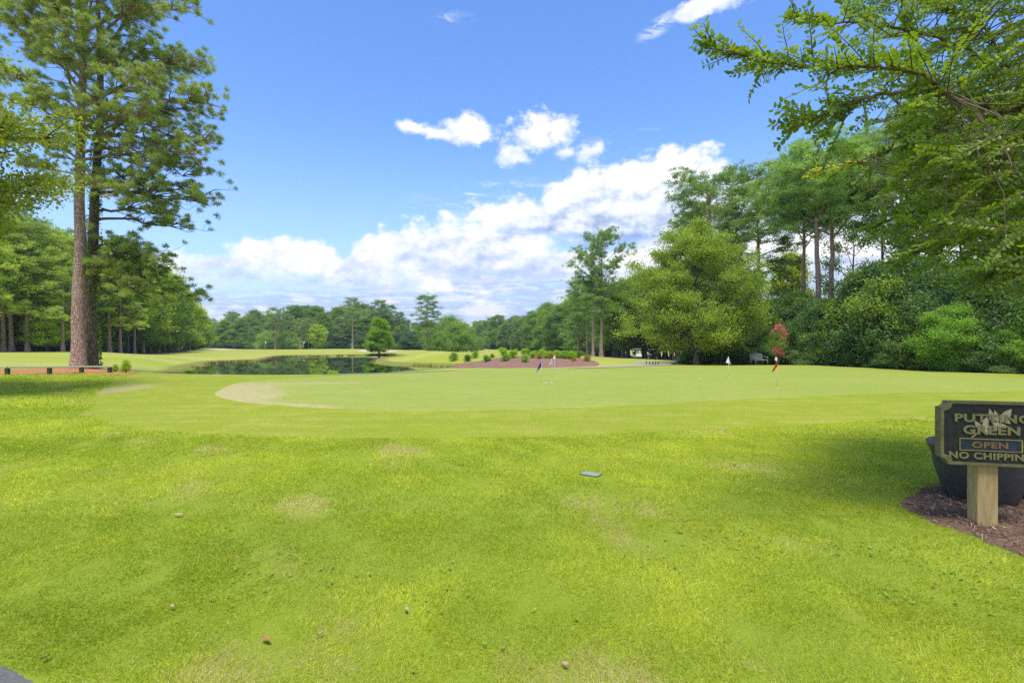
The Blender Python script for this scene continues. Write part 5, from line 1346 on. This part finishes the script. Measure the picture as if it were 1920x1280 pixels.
# lattice bench
bx, by = PW(1424, 43.6)
bench = empty('garden_bench', (bx, by, float(zat(bx, by)) + .02), R(24), label='metal garden bench with a lattice back under the hedge', cat='bench')
m_bm = simple('painted_metal', (.36, .39, .44), (.28, .31, .35), .4, .5, 20, .1)
g = Geo()
for k in range(8): g.box((0, -.20 + k * .062, .44), (1.46, .045, .022))
g.box((0, -.24, .425), (1.5, .03, .05)); g.build('seat', m_bm, bench, bevel=.004)
g = Geo(); Mx = Matrix.Rotation(R(-12), 4, 'X')
def bk(x, z): q = Mx @ Vector((x, 0, z)); return (q.x, q.y + .27, q.z + .46)
topz = lambda x: .46 + .07 * math.cos(min(1, abs(x) / .72) * PI / 2)
g.tube([bk(-.72, 0), bk(-.72, .40), bk(-.66, topz(.66))] + [bk(x, topz(x)) for x in np.linspace(-.55, .55, 9)] + [bk(.66, topz(.66)), bk(.72, .40), bk(.72, 0)], .022, 6)
g.tube([bk(-.72, .05), bk(.72, .05)], .018, 6)
for k in range(-7, 14):
    for sg in (1, -1):
        x0 = -.72 + k * .12 if sg == 1 else .72 - k * .12; P = []
        for t in np.linspace(0, 1, 13):
            x = x0 + sg * .46 * t; z = .05 + .42 * t
            if abs(x) <= .71 and z <= topz(x): P.append(bk(x, z))
        if len(P) > 1: g.tube(P, .012, 4)
g.build('backrest', m_bm, bench)
for sx_ in (-.70, .70):
    g = Geo(); g.tube([(sx_, .30, .68), (sx_, .05, .70), (sx_, -.20, .67), (sx_, -.25, .62), (sx_, -.24, .44)], .022, 6); g.build('armrest', m_bm, bench, True)
    for sy_ in (-.22, .24):
        g = Geo(); g.tube([(sx_, sy_, .44), (sx_, sy_ * 1.1, .0)], .024, 6); g.build('leg', m_bm, bench, True)
# little white marker by the bench
x, y = PW(1455, 40.9); mk = empty('marker_sign', (x, y, float(zat(x, y))), label='small white marker plate on a stake below the pink flowers', cat='sign')
g = Geo(); g.box((0, 0, .22), (.03, .03, .5)); g.build('stake', m_railpost, mk)
g = Geo(); g.prism([(.10 * math.cos(t), .50 + .16 * math.sin(t)) for t in np.linspace(0, 2 * PI, 20)[:-1]], -.03, -.016); g.build('plate', m_white, mk)

# golf carts in the shade
m_cartw = simple('cart_body_cream', (.80, .80, .78), (.72, .72, .70), .35, .5, 6, .02)
m_cartd = simple('cart_body_dark', (.07, .09, .08), (.04, .05, .05), .35, .5, 6, .02)
m_glass, nt = material('clear_plastic'); finish(nt, princ(nt, (.7, .75, .75), .1, .5, Alpha=.25))
def cart(px, d, rz, body, roof, label):
    x, y = PW(px, d); root = empty('golf_cart', (x, y, float(zat(x, y)) + .02), rz, label=label, cat='golf cart', group='golf carts parked in the shade')
    g = Geo(); M = Matrix.Rotation(PI / 2, 4, 'Z')
    side = [(-1.15, .32), (-1.15, .62), (-1.0, .80), (-.35, .80), (-.30, .42), (.45, .42), (.55, .85), (.75, .90), (1.10, .72), (1.2, .50), (1.18, .30)]
    g.prism(side, -.52, .52); g.build('body', body, root, bevel=.03)
    g = Geo(); g.box((-.45, 0, .84), (.55, 1.0, .14)); g.box((-.75, 0, 1.10), (.12, 1.0, .42), Matrix.Rotation(R(-10), 4, 'Y')); g.build('seat', m_cartd if body is m_cartw else m_cartw, root, bevel=.03)
    g = Geo(); g.box((-.10, 0, 1.86), (1.75, 1.16, .07)); g.build('roof', roof, root, bevel=.03)
    for sx_, sy_, x2 in ((-.82, -.5, -.85), (-.82, .5, -.85), (.72, -.5, .55), (.72, .5, .55)):
        g = Geo(); g.tube([(sx_, sy_, .75), (x2, sy_, 1.84)], .025, 6); g.build('roof_post', m_black, root)
    for sx_ in (-.78, .80):
        for sy_ in (-.50, .50):
            g = Geo(); vs = []
            k = 20; g.prism([(.23 * math.cos(2 * PI * i / k), .23 * math.sin(2 * PI * i / k)) for i in range(k)], -.09, .09); w_ = g.build('wheel', m_black, root, bevel=.02, loc=(sx_, sy_, .23))
            g = Geo(); g.prism([(.11 * math.cos(2 * PI * i / k), .11 * math.sin(2 * PI * i / k)) for i in range(k)], -.095, .095); g.build('rim', m_cartw, w_)
    g = Geo(); g.box((.66, 0, 1.32), (.012, .96, .82), Matrix.Rotation(R(-10), 4, 'Y')); g.build('windshield', m_glass, root)
    g = Geo(); g.tube([(.45, -.22, .85), (.22, -.22, 1.08)], .02, 6); g.tube([(.22 + .03 * math.cos(t), -.22 + .17 * math.sin(t), 1.08 + .15 * math.cos(t)) for t in np.linspace(0, 2 * PI, 14)], .015, 5, False); g.build('steering_wheel', m_black, root)
cart(1194, 97, R(-80), m_cartw, m_cartw, 'cream golf cart with a light roof parked under the trees')
cart(1225, 98, R(-30), m_cartd, m_cartw, 'dark golf cart with a pale roof parked nearer the maple')

# white house glimpsed through the far trees
hx, hy = PW(403, 285); hz = float(zat(hx, hy))
house = empty('white_house', (hx, hy, hz), R(10), label='white house glimpsed through the left end of the far wood', cat='house')
g = Geo(); g.box((0, 0, 2.4), (9, 8, 5.4)); g.build('wall', m_white, house)
g = Geo(); g.prism([(-5, 5.1), (5, 5.1), (0, 7.8)], -4.5, 4.5); g.build('roof', simple('roof_shingle', (.16, .15, .15), (.10, .095, .09), .9, .1, 4), house)
for wx in (-2.8, 0, 2.8):
    for wz in (1.4, 3.9):
        g = Geo(); g.box((wx, -4.02, wz), (1.1, .08, 1.4)); f_ = g.build('window', m_white, house); g = Geo(); g.box((wx, -4.07, wz), (.9, .03, 1.2)); g.build('pane', m_black, f_)

# fallen leaves
m_dead = simple('dead_leaf', (.42, .20, .07), (.24, .12, .05), .8, .2, 40, .3, .002)
m_dead2 = simple('pale_dead_leaf', (.50, .36, .20), (.34, .24, .14), .8, .2, 40, .3, .002)
FL = [(498, 1194, .075, 0), (334, 962, .09, 1), (628, 945, .05, 1), (600, 1184, .045, 1), (762, 1138, .055, 1), (85, 1227, .05, 0), (690, 952, .04, 1), (397, 849, .06, 1), (830, 986, .04, 0), (1378, 870, .06, 0), (626, 962, .04, 0), (1752, 1092, .05, 0), (322, 1133, .05, 1), (228, 920, .05, 0), (1060, 1240, .05, 1)]
posn = ['nearest the bottom edge left of centre', 'long and pale, in the left half of the lawn', 'curled pale one left of the lawn centre', 'small pale one near the bottom edge', 'small pale one below the lawn centre', 'orange one near the bottom left corner', 'tiny pale one at the lawn centre left', 'pale one near the fringe on the left', 'tiny brown one at the lawn centre', 'brown one right of the valve box lid', 'tiny brown one left of the lawn centre', 'reddish one below the sign bed', 'pale one low in the left half', 'brown one high at the left side', 'pale one at the bottom middle']
for i, (px, py, L, c_) in enumerate(FL):
    d = (CAM_H - .035) * 960 / (py - 645); x, y = PW(px, d); rngl = np.random.default_rng(900 + i); vs = []; fs = []
    nu = 8
    for a in range(nu + 1):
        t = a / nu; w_ = L * .28 * math.sin(PI * min(1, t * .94 + .05)) ** .8
        for b in (-1, 0, 1): vs.append(((t - .5) * L, b * w_, .012 * abs(b) + .02 * math.sin(t * 3 + i) * L * 8 * .1 + rngl.normal() * .001))
    fs = [(a * 3 + b, a * 3 + b + 1, (a + 1) * 3 + b + 1, (a + 1) * 3 + b) for a in range(nu) for b in range(2)]
    me = bpy.data.meshes.new('fallen_leaf'); me.from_pydata(vs, [], fs); me.materials.append(m_dead2 if c_ else m_dead)
    o = link('fallen_leaf', me, None, (x, y, .024)); o.scale = (.9, .7, .6); o.rotation_euler = (rngl.uniform(-.25, .25), rngl.uniform(-.2, .2), rngl.uniform(0, 6.28)); md = o.modifiers.new('thickness', 'SOLIDIFY'); md.thickness = .001
    tag(o, 'fallen leaf on the lawn, ' + posn[i], 'leaf', 'fallen leaves on the lawn')
